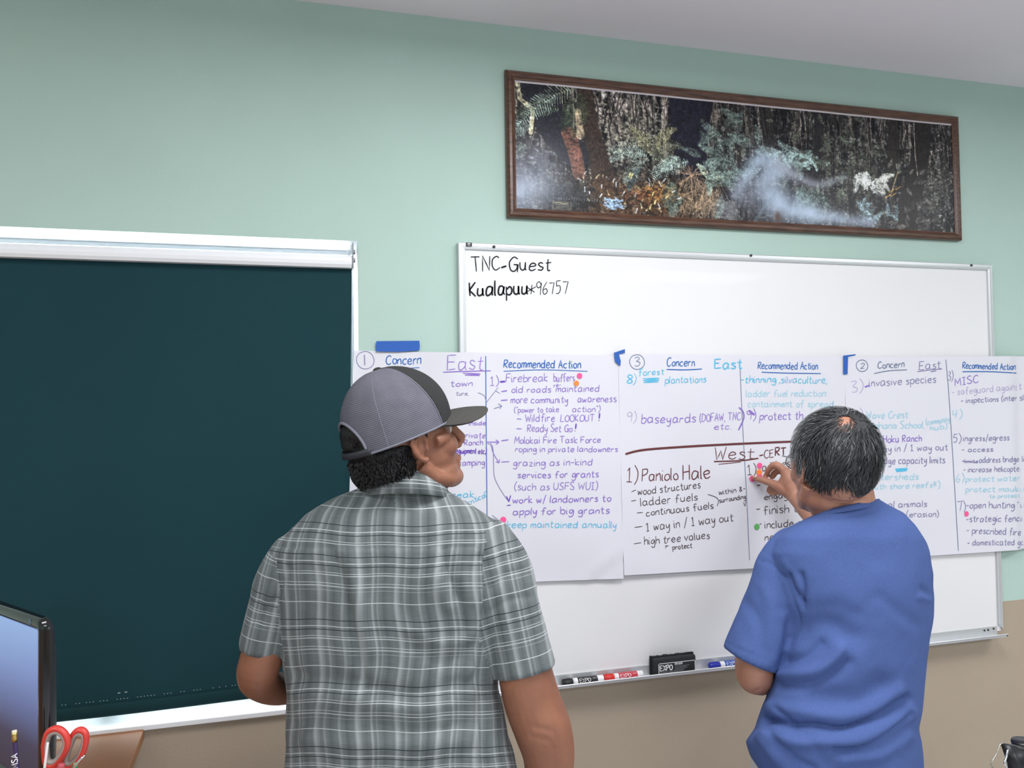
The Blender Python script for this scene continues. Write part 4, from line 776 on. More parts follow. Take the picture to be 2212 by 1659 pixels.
# ================================================================ BINDER CLIP AND BLACK KNOB (lower right)
KD = 1.45; E_ = lambda px, py, e=0: dep(px, py, KD+e)
bc = thing('binder_clip', 'black binder clip with silver wire handles at the lower right edge', 'clip', tuple(E_(2190, 1640)))
m_cb = mat('black_enamelled_steel', (24, 24, 27), .35)
bm = bmesh.new(); 
A = [E_(2161, 1606, -.012), E_(2190, 1612, -.02), E_(2225, 1626, -.025), E_(2228, 1690, -.02), E_(2180, 1684, -.012), E_(2176, 1650, -.012)]
B = [E_(2161, 1605, .012), E_(2186, 1607, .02), E_(2222, 1616, .03), E_(2226, 1690, .03), E_(2182, 1684, .02), E_(2178, 1650, .014)]
va = [bm.verts.new(v) for v in A]; vb = [bm.verts.new(v) for v in B]; bm.faces.new(va); bm.faces.new(vb[::-1])
for k in range(6): bm.faces.new((va[k], va[(k+1) % 6], vb[(k+1) % 6], vb[k]))
bmesh.ops.recalc_face_normals(bm, faces=bm.faces); bmesh.ops.bevel(bm, geom=bm.edges[:], offset=.002, segments=2, affect='EDGES'); obj('spring_body', bm, m_cb, bc, True)
def wire(pts, r, m_): bm = bmesh.new(); tube(bm, [(Vector(q_), r) for q_ in cr([tuple(p_) for p_ in pts], 5)], 10); return obj('wire_handle', bm, m_, bc, True)
wire([E_(2170, 1606, -.01), E_(2161, 1608, -.014), E_(2152, 1630, -.02), E_(2141, 1650, -.025), E_(2147, 1661, -.02), E_(2158, 1664, -.015)], .0011, mat('clear_wire', (170, 168, 156), .2, metal=.8))
wire([E_(2177, 1620, -.02), E_(2174, 1634, -.025), E_(2170, 1648, -.028), E_(2174, 1656, -.026), E_(2178, 1668, -.02)], .0019, mat('chrome', (220, 222, 224), .12, metal=1))
bm = bmesh.new()
kb = thing('pole_stand', 'black pole stand with round ribbed top knob behind the binder clip', 'stand', tuple(E_(2215, 1610, .04)))
c0 = E_(2213, 1600, .085); prof = [(.0, .0215), (.003, .0225), (.008, .0215), (.010, .0200), (.032, .0205)]
tube(bm, [((c0.x, c0.y, c0.z-z), r) for z, r in prof], 30); 
obj('cap', bm, m_cb, kb, True); bm = bmesh.new(); tube(bm, [((c0.x, c0.y, c0.z-.032), .016), ((c0.x, c0.y, c0.z-.12), .019)], 20); obj('stem', bm, m_cb, kb, True)
bm = bmesh.new(); tube(bm, [((c0.x, c0.y, c0.z-.12), .013), ((c0.x, c0.y, .02), .013)], 20); obj('pole', bm, m_cb, kb, True); bm = bmesh.new(); tube(bm, [((c0.x, c0.y, c0.z-.05), .006), tuple([tuple(E_(2215, 1655, .036)), .006])], 12); obj('side_arm', bm, m_cb, kb, True); bm = bmesh.new(); tube(bm, [((c0.x, c0.y, .021), .12), ((c0.x, c0.y, .012), .16), ((c0.x, c0.y, .001), .165)], 40); obj('base', bm, m_cb, kb, True)
#@@PART3@@
# ================================================================ PEOPLE
def remesh(bm, vox, smooth=6, fac=.5):
    bmesh.ops.recalc_face_normals(bm, faces=bm.faces)
    me = bpy.data.meshes.new('tmp'); bm.to_mesh(me); bm.free(); o = bpy.data.objects.new('tmp', me); C.objects.link(o)
    m = o.modifiers.new('r', 'REMESH'); m.mode = 'VOXEL'; m.voxel_size = vox; m.adaptivity = 0
    if smooth: s = o.modifiers.new('s', 'SMOOTH'); s.iterations = smooth; s.factor = fac
    dg = bpy.context.evaluated_depsgraph_get(); dg.update(); r = bpy.data.meshes.new_from_object(o.evaluated_get(dg)); bpy.data.objects.remove(o); bpy.data.meshes.remove(me); return r
def getv(me): a = np.empty(len(me.vertices)*3); me.vertices.foreach_get('co', a); return a.reshape(-1, 3)
def getn(me): a = np.empty(len(me.vertices)*3, np.float32); me.vertex_normals.foreach_get('vector', a); return a.reshape(-1, 3).astype(float)
def setv(me, V): me.vertices.foreach_set('co', V.ravel()); me.update()
def segdist(px, py, pts):
    d = np.full(len(px), 1e9)
    for (x0, y0), (x1, y1) in zip(pts[:-1], pts[1:]):
        dx, dy = x1-x0, y1-y0; t = np.clip(((px-x0)*dx+(py-y0)*dy)/(dx*dx+dy*dy+1e-9), 0, 1); d = np.minimum(d, np.hypot(px-x0-t*dx, py-y0-t*dy))
    return d
def folds(me, lst, near=None):      # cloth folds: ridges (+) and valleys (-) laid along lines of the back
    V = getv(me); N = getn(me); px, py = proj(V); vd = CAM-V; vd /= np.linalg.norm(vd, axis=1)[:, None]; face = np.clip((N*vd).sum(1)*2.2, 0, 1)
    off = np.zeros(len(V))
    for pts, wd, amp in lst:
        d = segdist(px, py, [tuple(q) for q in cr(pts, 5)] if len(pts) > 2 else pts); off += amp*np.exp(-(d/wd)**2)
    V += N*(off*face)[:, None]; setv(me, V)
def ragged(me, amp, s, seed=0): V = getv(me); N = getn(me); V += N*(amp*vnoise(V+seed, s))[:, None]; setv(me, V)
class Px:                               # a body plane: photo place + distance behind the plane of the spine
    def __init__(s, d0): s.d = d0; s.k = d0/F
    def __call__(s, px, py, e=0): return dep(px, py, s.d+e)
    def loft(s, bm, rows, n=40, pw=2.3):
        rs = []
        for r in rows:
            l, rr, y, ec, eh = r[:5]; tl = r[5] if len(r) > 5 else 0; ti = r[6] if len(r) > 6 else 0; ring = []
            for k in range(n):
                t = 2*math.pi*k/n; c, si = math.cos(t), math.sin(t); cx_ = math.copysign(abs(c)**(2/pw), c); sx_ = math.copysign(abs(si)**(2/pw), si)
                ring.append(bm.verts.new(s((l+rr)/2+(rr-l)/2*cx_, y+tl*sx_-ti*cx_, ec+eh*sx_)))
            rs.append(ring)
        for i in range(len(rs)-1):
            for k in range(n): bm.faces.new((rs[i][k], rs[i][(k+1) % n], rs[i+1][(k+1) % n], rs[i+1][k]))
        bm.faces.new(rs[0]); bm.faces.new(rs[-1]); return rs
    def limb(s, bm, pts, n=18, flat=1.0, ref=None, ends=True):
        P = [(s(x, y, e), r*(s.d+e)/F) for x, y, e, r in pts]
        c = cr([(*p, r) for p, r in P], 4); tube(bm, [(Vector(q[:3]), q[3]) for q in c], n, flat=flat, ref=ref)
        for q in ((c[0], c[-1]) if ends else (c[0],)): ball(bm, q[:3], q[3]*.98, seg=16)
class Head:
    def __init__(s, origin, fwd, pitch=0, roll=0, sc_=1.0):
        f = Vector(fwd).normalized(); l = Vector((0, 0, 1)).cross(f).normalized(); M = Matrix((f, l, Vector((0, 0, 1)))).transposed()
        s.M = M @ Matrix.Rotation(-pitch, 3, 'Y') @ Matrix.Rotation(roll, 3, 'X'); s.o = Vector(origin); s.s = sc_
    def __call__(s, x, y, z): return s.o + s.M @ Vector((x, y, z))*s.s
    def inv(s, V): return ((np.asarray(V)-np.array(s.o))/s.s) @ np.array(s.M)
    def ball(s, bm, c, r, seg=24): ball(bm, s(*c), tuple(q*s.s for q in ((r, r, r) if isinstance(r, (int, float)) else r)), s.M, seg)
    def tube(s, bm, pts, n=12, **k): tube(bm, [(s(*p), r*s.s) for p, r in pts], n, **k)
    def build(s, bm, jowl=0):
        B = s.ball
        B(bm, (-.014, 0, .035), (.097, .076, .090), 32); B(bm, (.030, 0, .02), (.066, .066, .078)); B(bm, (.036, 0, -.03), (.056, .060, .062)); B(bm, (.034, 0, -.072), (.050, .050+jowl, .040)); B(bm, (.070, 0, -.094), (.024, .026, .020))
        B(bm, (-.03, 0, -.02), (.06, .062, .06)); B(bm, (.008, 0, -.070), (.060, .054+jowl, .040))
        for y in (-1, 1):
            s.tube(bm, [((-.010, y*(.056+jowl), -.040), .014), ((.014, y*(.050+jowl), -.074), .014), ((.045, y*.036, -.088), .016), ((.070, y*.014, -.094), .016)])     # jaw line
            B(bm, (.058, y*.038, -.024), (.028, .024, .026)); s.tube(bm, [((.086, y*.008, .022), .011), ((.084, y*.032, .026), .012), ((.058, y*.050, .016), .009)])
            B(bm, (.098, y*.011, -.036), (.010, .008, .008)); s.tube(bm, [((.03, y*.064, -.008), .012), ((.062, y*.05, -.006), .014)])
            # ear: rim, inner fold, lobe, tragus around a hollow
            e = lambda x, yy, z: (x-.006, y*(.0735+yy), z-.006)
            s.tube(bm, [(e(.014, -.001, -.010), .0036), (e(.016, .001, .008), .0040), (e(.012, .003, .024), .0040), (e(.001, .006, .032), .0042), (e(-.011, .009, .027), .0046), (e(-.017, .010, .012), .0048), (e(-.015, .009, -.004), .0048), (e(-.008, .006, -.018), .0052), (e(.002, .003, -.027), .0060), (e(.010, .001, -.024), .0052)], 10)
            s.tube(bm, [(e(.006, .002, .018), .0030), (e(-.005, .005, .016), .0032), (e(-.009, .006, .004), .0034), (e(-.005, .004, -.010), .0034)], 8)
            B(bm, e(-.004, -.005, .002), (.016, .006, .027), 16); B(bm, e(.014, -.002, -.006), (.005, .006, .008), 12)
        s.tube(bm, [((.088, 0, .018), .009), ((.102, 0, -.004), .010), ((.114, 0, -.026), .011), ((.108, 0, -.036), .010)]); 
        s.tube(bm, [((.080, -.022, -.064), .006), ((.090, -.009, -.061), .0085), ((.092, 0, -.062), .008), ((.090, .009, -.061), .0085), ((.080, .022, -.064), .006)]); s.tube(bm, [((.079, -.018, -.073), .006), ((.088, 0, -.075), .010), ((.079, .018, -.073), .006)])
    def eyes(s, par):
        for y in (-1, 1):
            bm = bmesh.new(); s.ball(bm, (.073, y*.032, .004), .0125, 20)
            for f in bm.faces:
                c = s.inv([f.calc_center_median()])[0]-np.array((.073, y*.032, .004)); f.material_index = 2 if c[0] > .0118 else 1 if c[0] > .0108 else 0
            obj('eye', bm, [mat('eye_white', (220, 214, 206), .2), mat('brown_iris', (70, 44, 28), .2), mat('pupil', (8, 8, 8), .1)], par, True)
def hand(bm, wrist, dirv, back, thumb_side, sc_=1.0, curl=.5):
    d = Vector(dirv).normalized(); b = Vector(back).normalized(); b = (b-d*b.dot(d)).normalized(); t = d.cross(b).normalized()*thumb_side; W0 = Vector(wrist)
    L = lambda x, y, z: W0+(d*x+t*y+b*z)*sc_
    for y in (-.030, -.010, .010, .030): tube(bm, [(L(-.01, y*.7, 0), .016*sc_), (L(.045, y*.95, .001), .0155*sc_), (L(.088, y, 0), .0118*sc_)], 12)
    for y, ln, r in ((.031, .072, .0092), (.0105, .080, .0096), (-.0105, .074, .0092), (-.031, .058, .0082)):
        p = np.array([.088, 0.]); a = 0; pts = [(.080, .0)]; 
        for f_, c_ in ((.45, .5), (.30, .9), (.25, .6)): a -= c_*curl; p = p+np.array([math.cos(a), math.sin(a)])*ln*f_; pts.append(tuple(p))
        tube(bm, [(L(q[0], y, q[1]), r*sc_*(1-.10*i)) for i, q in enumerate(pts)], 12); ball(bm, L(pts[-1][0], y, pts[-1][1]), r*.7*sc_*1.05, seg=12)
    T = [(.012, .022, -.006), (.040, .044, -.014), (.068, .056, -.022), (.092, .058, -.030)]; tube(bm, [(L(*q), r*sc_) for q, r in zip(T, (.017, .0145, .0112, .0098))], 12); ball(bm, L(*T[-1]), .0096*sc_, seg=12)
def skin_mat(name, rgb, rgb2):
    m = mat(name, rgb, .48, bump=.25, bscale=420); nt = m.node_tree; p = nt.nodes['Principled BSDF']; p.inputs['Subsurface Weight'].default_value = .12; p.inputs['Subsurface Radius'].default_value = (.012, .005, .003); p.inputs['Subsurface Scale'].default_value = .6
    tc = nt.nodes.new('ShaderNodeTexCoord'); a = nt.nodes.new('ShaderNodeTexNoise'); a.inputs['Scale'].default_value = 11; a.inputs['Detail'].default_value = 6; nt.links.new(tc.outputs['Object'], a.inputs['Vector'])
    r = nt.nodes.new('ShaderNodeValToRGB'); r.color_ramp.elements[0].position = .3; r.color_ramp.elements[1].position = .68; r.color_ramp.elements[0].color = (*s2l(rgb2), 1); r.color_ramp.elements[1].color = (*s2l(rgb), 1)
    nt.links.new(a.outputs['Fac'], r.inputs[0]); nt.links.new(r.outputs[0], p.inputs['Base Color']); return m
def cut_hem(me, c, axis, rad):               # open the end of a sleeve: take away the disc that closes it
    bm = bmesh.new(); bm.from_mesh(me); bm.normal_update(); c = Vector(c); ax = Vector(axis).normalized(); dl = []
    for f in bm.faces:
        q = f.calc_center_median()-c; al = q.dot(ax)
        if abs(al) < .016 and (q-ax*al).length < rad and f.normal.dot(ax) > .72: dl.append(f)
    bmesh.ops.delete(bm, geom=dl, context='FACES')
    for v in bm.verts:
        if v.is_boundary:
            q = v.co-c; al = q.dot(ax)
            if abs(al) < .03 and (q-ax*al).length < rad*1.15: v.co -= ax*al
    bm.to_mesh(me); bm.free()
def solid(o, th, off=1): m = o.modifiers.new('cloth_thickness', 'SOLIDIFY'); m.thickness = th; m.offset = off; return o
def legs(par, c, fwd, zhip, trs, shoe, waist_r=(.175, .125), sep=.10, trouser='trousers', bm_name=None):
    f = Vector((fwd[0], fwd[1], 0)).normalized(); l = Vector((-f.y, f.x, 0)); c = Vector((c[0], c[1], 0)); bm = bmesh.new()
    W = lambda a, b_, z: c+f*a+l*b_+Vector((0, 0, z))
    n = 28; rs = []
    for z, k in ((zhip+.04, .95), (zhip-.02, 1.0), (zhip-.08, 1.03)): rs.append([bm.verts.new(W(waist_r[1]*k*math.sin(t), waist_r[0]*k*math.cos(t), z)) for t in np.linspace(0, 2*math.pi, n, endpoint=False)])
    for i in range(2):
        for k in range(n): bm.faces.new((rs[i][k], rs[i][(k+1) % n], rs[i+1][(k+1) % n], rs[i+1][k]))
    bm.faces.new(rs[0]); bm.faces.new(rs[-1])
    for s_ in (-1, 1): tube(bm, [(W(0, s_*sep*.8, zhip-.05), .088), (W(.005, s_*sep*.92, zhip-.2), .085), (W(.015, s_*sep, .48), .070), (W(.0, s_*sep, .30), .064), (W(-.015, s_*sep, .055), .062)], 22)
    me = remesh(bm, .011, 4); ragged(me, .006, 9); link(trouser, me, trs, par, True)
    for s_ in (-1, 1):
        bm = bmesh.new(); tube(bm, [(W(-.075, s_*sep, .045), .036), (W(-.02, s_*sep, .052), .043), (W(.06, s_*sep, .045), .045), (W(.13, s_*(sep+.008), .036), .040), (W(.175, s_*(sep+.008), .030), .026)], 18, flat=.85)
        me = remesh(bm, .008, 4); V = getv(me); V[:, 2] = np.maximum(V[:, 2], .014); setv(me, V); so = link('shoe', me, shoe, par, True)
        bm = bmesh.new(); n = 24; lo = [bm.verts.new(W(.052+.135*math.cos(t), s_*(sep+.004)+.046*math.sin(t)*(1+.15*math.cos(t)), .001)) for t in np.linspace(0, 2*math.pi, n, endpoint=False)]; hi = [bm.verts.new(v.co+Vector((0, 0, .020))) for v in lo]
        bm.faces.new(lo); bm.faces.new(hi)
        for k in range(n): bm.faces.new((lo[k], lo[(k+1) % n], hi[(k+1) % n], hi[k]))
        bmesh.ops.recalc_face_normals(bm, faces=bm.faces); obj('sole', bm, mat('rubber_sole', (60, 58, 56), .8), so)
CAMF = Vector((AX[0][2], AX[1][2], 0)).normalized(); CAMR = Vector((AX[0][0], AX[1][0], 0)).normalized()
def strands(name, par, roots, H, flow, ln, wd, col, lift, n=6, kind=None):
    # tapered hair locks that start on the scalp and follow the combing direction
    V = []; Fs = []; Cs = []; 
    for p, c in roots:
        x = np.array(p, float); L = ln(x)*random.uniform(.7, 1.25); w_ = wd*random.uniform(.6, 1.3); jit = np.array([random.gauss(0, .22) for _ in range(3)]); base = len(V); tot = 0
        nrm_ = x/np.array([.097, .076, .090])**2; nrm_ /= np.linalg.norm(nrm_)
        for i in range(n):
            t = i/(n-1); f = flow(x)+jit; f = f-nrm_*(f@nrm_); f /= np.linalg.norm(f)+1e-9
            side = np.cross(f, nrm_); q = x+nrm_*(lift(x)*(1-(1-t)**2)*random.uniform(.95, 1.05)+.001); ww = w_*(1-t**2.2)+.0002
            o1 = H(*(q+np.array([-.014, 0, .035])+side*ww*.5)); o2 = H(*(q+np.array([-.014, 0, .035])-side*ww*.5)); V += [o1, o2]
            if i: k = base+2*i; Fs.append((k-2, k-1, k+1, k)); Cs.append(c)
            x = x+f*L/(n-1); k_ = math.sqrt(((x/np.array([.097, .076, .090]))**2).sum()); 
            if x[2] > -.05 or True: x = x/k_ if k_ < 1.25 else x
            nrm_ = x/np.array([.097, .076, .090])**2; nrm_ /= np.linalg.norm(nrm_)
    me = bpy.data.meshes.new(name); me.from_pydata([tuple(v) for v in V], [], Fs); ca = me.color_attributes.new('Col', 'FLOAT_COLOR', 'CORNER')
    ca.data.foreach_set('color', np.repeat(np.array([(*s2l(c), 1) for c in Cs], np.float32), 4, axis=0).ravel()); o = link(name, me, attr_mat('hair_strands', rough=.42, spec=.35), par, True); o['kind'] = 'stuff'; return o
def scalp_cap(H, keep, lift, res=(72, 48)):
    bm = bmesh.new(); g = []
    for i in range(res[1]+1):
        ph = math.pi*i/res[1]; row = []
        for j in range(res[0]):
            th = 2*math.pi*j/res[0]; d = np.array([math.sin(ph)*math.cos(th), math.sin(ph)*math.sin(th), math.cos(ph)]); x = d*np.array([.097, .076, .090]); row.append((x, lift(x)))
        g.append(row)
    vs = {}
    def v(i, j):
        j %= res[0]
        if i in (0, res[1]): j = 0
        if (i, j) not in vs: x, l = g[i][j]; nn = x/np.linalg.norm(x); vs[(i, j)] = bm.verts.new(H(*(x+nn*l+np.array([-.014, 0, .035]))))
        return vs[(i, j)]
    for i in range(res[1]):
        for j in range(res[0]):
            if keep(g[i][j][0]):
                f = [v(i, j), v(i, j+1), v(i+1, j+1), v(i+1, j)]; u = []
                for q in f:
                    if q not in u: u.append(q)
                if len(u) > 2: bm.faces.new(u)
    bmesh.ops.recalc_face_normals(bm, faces=bm.faces); return bm

# ---------------------------------------------------------------- man with the cap and the plaid shirt
QL = Px(1.60)
A_ = thing('person', 'person in grey plaid short-sleeved shirt and trucker cap, back to us, looking right', 'person', tuple(QL(850, 2669-300, 0)[:2])+(0,))
m_skA = skin_mat('tan_skin', (158, 106, 80), (130, 84, 64))
fA = CAMR*math.cos(math.radians(30))+CAMF*math.sin(math.radians(30)); HA = Head(QL(878, 958, .0), fA, math.radians(17), math.radians(-2))
bm = bmesh.new(); HA.build(bm, .004)
QL.limb(bm, [(905, 985, .01, 50), (886, 1030, .012, 58), (860, 1080, .02, 68), (845, 1130, .03, 70)], 24)
QL.loft(bm, [(760, 960, 1085, .03, .06), (650, 1050, 1130, .03, .075), (612, 1095, 1200, .03, .09), (612, 1090, 1300, .03, .095), (640, 1050, 1420, .03, .10), (645, 1060, 1560, .03, .11), (630, 1090, 1720, .03, .12), (640, 1080, 1800, .03, .11)], 32)
QL.limb(bm, [(912, 1010, -.005, 34), (918, 1044, -.01, 42), (905, 1075, .0, 46)], 20)
# near (right) arm
QL.limb(bm, [(1080, 1190, .0, 45), (1112, 1320, -.01, 54), (1134, 1450, -.02, 59), (1152, 1520, -.02, 62), (1174, 1580, -.02, 62), (1186, 1640, -.01, 55), (1180, 1720, .03, 45), (1168, 1800, .07, 34), (1160, 1850, .09, 30)], 24)
hand(bm, QL(1160, 1852, .09), QL(1160, 2000, .12)-QL(1160, 1852, .09), CAMR, -1, .95, .5)
# far (left) arm, forearm bent forward in front of the body
QL.limb(bm, [(610, 1225, .01, 42), (590, 1330, .02, 47), (566, 1420, .02, 46), (556, 1455, .02, 44), (566, 1474, .05, 40), (604, 1488, .12, 34), (680, 1480, .22, 29), (760, 1470, .30, 25)], 24)
wr = QL(766, 1469, .305); hand(bm, wr, QL(850, 1450, .36)-wr, Vector((0, 0, 1)), 1, .95, .6)
me = remesh(bm, .0028, 6); 
folds(me, [([(1160, 1572), (1190, 1580), (1204, 1600)], 7, -.0014), ([(1150, 1592), (1185, 1600), (1196, 1618)], 7, -.0014)])
link('body', me, m_skA, A_, True); HA.eyes(A_)
# shirt
bm = bmesh.new()
QL.loft(bm, [(794, 938, 1040, .015, .060), (776, 956, 1056, .018, .068), (722, 990, 1078, .025, .078), (664, 1045, 1110, .025, .10), (622, 1088, 1150, .03, .118), (592, 1112, 1200, .03, .128), (586, 1118, 1260, .03, .134), (592, 1104, 1330, .03, .136), (606, 1082, 1410, .03, .138), (620, 1074, 1490, .03, .14), (622, 1092, 1570, .03, .145), (616, 1112, 1640, .03, .15), (608, 1130, 1730, .03, .155), (604, 1138, 1830, .03, .158)], 48, 2.5)
QL.limb(bm, [(1062, 1168, .01, 48), (1086, 1225, .0, 58), (1103, 1300, -.01, 61), (1118, 1375, -.015, 65), (1133, 1447, -.02, 70)], 28, ends=False)
QL.limb(bm, [(628, 1200, .02, 46), (606, 1255, .015, 52), (590, 1310, .02, 51), (576, 1360, .02, 50), (566, 1404, .02, 48)], 28, ends=False)
me = remesh(bm, .0062, 7)
hA1 = QL(1133, 1447, -.02); aA1 = QL(1133, 1447, -.02)-QL(1118, 1375, -.015); aA1 = Vector(aA1).normalized()
hA2 = QL(566, 1404, .02); aA2 = Vector(QL(566, 1404, .02)-QL(576, 1360, .02)).normalized()
cut_hem(me, hA1, aA1, .068); cut_hem(me, hA2, aA2, .048)
folds(me, [([(598, 1184), (760, 1183), (920, 1183), (1046, 1183)], 5, -.003), ([(598, 1190), (760, 1190), (1046, 1190)], 5, .002),
  ([(722, 1195), (736, 1240), (752, 1310), (772, 1400), (790, 1480)], 9, -.007), ([(748, 1195), (764, 1250), (782, 1330), (800, 1400)], 14, .006), ([(958, 1190), (968, 1240), (996, 1300), (1004, 1360)], 8, -.007), ([(940, 1195), (946, 1250), (966, 1310)], 14, .006), ([(985, 1200), (1000, 1250), (1020, 1300)], 10, .004),
  ([(1040, 1200), (1046, 1260), (1038, 1330), (1034, 1420), (1040, 1540), (1046, 1659)], 13, -.012), ([(624, 1230), (600, 1290), (604, 1350), (614, 1430)], 8, -.006),
  ([(640, 1460), (760, 1470), (880, 1500), (1010, 1470)], 16, -.006), ([(640, 1500), (780, 1512), (900, 1532), (1020, 1500)], 18, .006), ([(650, 1560), (800, 1560), (900, 1580), (1020, 1560)], 18, -.005), ([(660, 1600), (820, 1610), (1000, 1600)], 18, .006), ([(900, 1400), (960, 1430), (1020, 1400)], 16, -.005), ([(880, 1360), (960, 1390), (1020, 1370)], 14, .004),
  ([(620, 1520), (640, 1590), (650, 1659)], 9, -.005), ([(1020, 1440), (980, 1500), (960, 1560)], 10, .004), ([(1050, 1330), (1090, 1300), (1140, 1290)], 9, -.004), ([(1060, 1270), (1100, 1240), (1130, 1235)], 9, -.004), ([(590, 1250), (570, 1275), (562, 1300)], 7, -.004), ([(596, 1290), (574, 1320), (556, 1345)], 7, -.004)])
ragged(me, .003, 14); ragged(me, .0016, 34, 3)
# plaid coordinates (metres): u across, v up the cloth
V = getv(me); px, py = proj(V); nl = len(me.loops); li = np.empty(nl, int); me.loops.foreach_get('vertex_index', li)
nf = len(me.polygons); ls = np.empty(nf, int); lt = np.empty(nf, int); me.polygons.foreach_get('loop_start', ls); me.polygons.foreach_get('loop_total', lt); fi = np.repeat(np.arange(nf), lt)
cen = np.empty(nf*3); me.polygons.foreach_get('center', cen); cen = cen.reshape(-1, 3); fpx, fpy = proj(cen)
k = QL.k
def inpoly(x, y, P):
    r = np.zeros(len(x), bool); n = len(P)
    for i in range(n):
        x0, y0 = P[i]; x1, y1 = P[i-1]; c = ((y0 > y) != (y1 > y)) & (x < (x1-x0)*(y-y0)/(y1-y0+1e-9)+x0); r ^= c
    return r
slR = inpoly(fpx, fpy, [(1052, 1130), (1046, 1180), (1040, 1240), (1044, 1300), (1036, 1380), (1056, 1436), (1062, 1468), (1400, 1468), (1400, 1100)]); slL = inpoly(fpx, fpy, [(560, 1150), (598, 1215), (606, 1280), (602, 1340), (618, 1420), (618, 1480), (300, 1480), (300, 1150)])
yoke = (fpy < 1184+.0*fpx) & ~slR & ~slL
U = np.zeros((nl, 2)); lx, ly = px[li], py[li]; P3 = V[li]; eR = (P3-np.array(QL(850, 1200, .03))) @ np.array(CAMF)
u = (lx-850)*k+np.sign(lx-850)*.5*np.clip(eR+.10, 0, 1); v = -(ly-1204)*k - .012*((lx-850)/250)**2*np.clip((1500-ly)/300, 0, 1)
u = u+.004*np.sin(ly/60)+.003*np.sin(ly/31+lx/90); v = v+.003*np.sin(lx/70+ly/200)*np.clip((ly-1300)/200, 0, 1)+.0015*np.sin(lx/23)
v = np.where(yoke[fi], v+.062, v)
def slv(c, a, idx, us, sh):
    a = np.array(a); rel = P3[idx]-np.array(c); vv = rel@a; side = np.cross(a, np.array(CAMF)); side /= np.linalg.norm(side); dpt = np.cross(side, a); return np.stack([rel@side*1.25+sh, -vv+.0+.25*(rel@side)**2*4], 1)
mR = slR[fi]; mL = slL[fi]; U[:, 0] = u; U[:, 1] = v; U[mR] = slv(hA1, aA1, mR, 1, .4); U[mL] = slv(hA2, aA2, mL, 1, .9)
uv = me.uv_layers.new(name='cloth'); uv.data.foreach_set('uv', U.astype(np.float32).ravel())
m_pl = bpy.data.materials.new('grey_plaid_cotton'); m_pl.use_nodes = True; nt = m_pl.node_tree; N = nt.nodes; L = nt.links; p = N['Principled BSDF']; p.inputs['Roughness'].default_value = .85; p.inputs['Specular IOR Level'].default_value = .15; p.inputs['Sheen Weight'].default_value = .1
uvn = N.new('ShaderNodeUVMap'); uvn.uv_map = 'cloth'; sp = N.new('ShaderNodeSeparateXYZ'); L.new(uvn.outputs[0], sp.inputs[0])
def mth(op, a, b=None, c=None):
    n = N.new('ShaderNodeMath'); n.operation = op
    for i, q in enumerate((a, b, c)):
        if q is None: continue
        if isinstance(q, (int, float)): n.inputs[i].default_value = q
        else: L.new(q, n.inputs[i])
    return n.outputs[0]
PER = .1225
def ramp(src, per, stops, base):
    f = mth('FRACT', mth('ADD', mth('DIVIDE', src, per), 10.0)); r = N.new('ShaderNodeValToRGB'); r.color_ramp.interpolation = 'CONSTANT'; L.new(f, r.inputs[0]); el = r.color_ramp.elements
    el[0].position = 0; el[0].color = (*base, 1); el[1].position = .9995; el[1].color = (*base, 1)
    for a, w_, c in stops: e = el.new(a); e.color = (*c, 1); e = el.new(a+w_); e.color = (*base, 1)
    return r.outputs[0]
lw = (.40, .44, .44); lk = (.022, .027, .032); lg = (.13, .145, .148); mid = (0, 0, 0)
# fraction runs up the cloth; rows listed from the dark line downwards are 1-f
rows = [(0, .013, 'k'), (.105, .012, 'w'), (.160, .011, 'k'), (.262, .011, 'w'), (.300, .010, 'w'), (.432, .009, 'w'), (.474, .013, 'w'), (.540, .007, 'v'), (.730, .010, 'w')]
msk = {'k': (0, 1, 0), 'w': (.74, 0, 0), 'g': (0, .62, 0), 'v': (.35, 0, 0)}
hz = ramp(sp.outputs['Y'], PER, sorted([((1-a-w_) % 1, w_, msk[c]) for a, w_, c in rows], key=lambda q: q[0]), (0, 0, 0))
vt = [(.02, .055, (.22, 0, 0)), (.10, .02, (.34, 0, 0)), (.15, .06, (0, .20, 0)), (.23, .03, (.16, 0, 0)), (.30, .05, (0, .28, 0)), (.38, .06, (.26, 0, 0)), (.46, .02, (.12, 0, 0)), (.50, .07, (0, .12, 0)), (.62, .03, (.30, 0, 0)), (.67, .03, (.14, 0, 0)), (.73, .06, (0, .26, 0)), (.85, .04, (.20, 0, 0)), (.93, .04, (0, .14, 0))]
def ramp_soft(src, per, stops):
    f = mth('FRACT', mth('ADD', mth('DIVIDE', src, per), 10.0)); r = N.new('ShaderNodeValToRGB'); L.new(f, r.inputs[0]); el = r.color_ramp.elements; el[0].color = (0, 0, 0, 1); el[1].color = (0, 0, 0, 1)
    for a, w_, c in stops[:10]:
        for q_, k_ in ((a, 0), (a+w_*.35, 1), (a+w_, 0)): e = el.new(q_); e.color = (c[0]*k_, c[1]*k_, 0, 1)
    return r.outputs[0]
vt = [(.02, .10, (.55, 0, 0)), (.15, .05, (.30, 0, 0)), (.21, .10, (0, .5, 0)), (.33, .06, (.35, 0, 0)), (.41, .10, (0, .65, 0)), (.53, .11, (.6, 0, 0)), (.66, .05, (0, .35, 0)), (.73, .05, (.5, 0, 0)), (.80, .04, (.25, 0, 0)), (.86, .11, (0, .55, 0))]
vr = ramp_soft(sp.outputs['X'], .152, vt)
hs = N.new('ShaderNodeSeparateColor'); L.new(hz, hs.inputs[0]); vs_ = N.new('ShaderNodeSeparateColor'); L.new(vr, vs_.inputs[0])
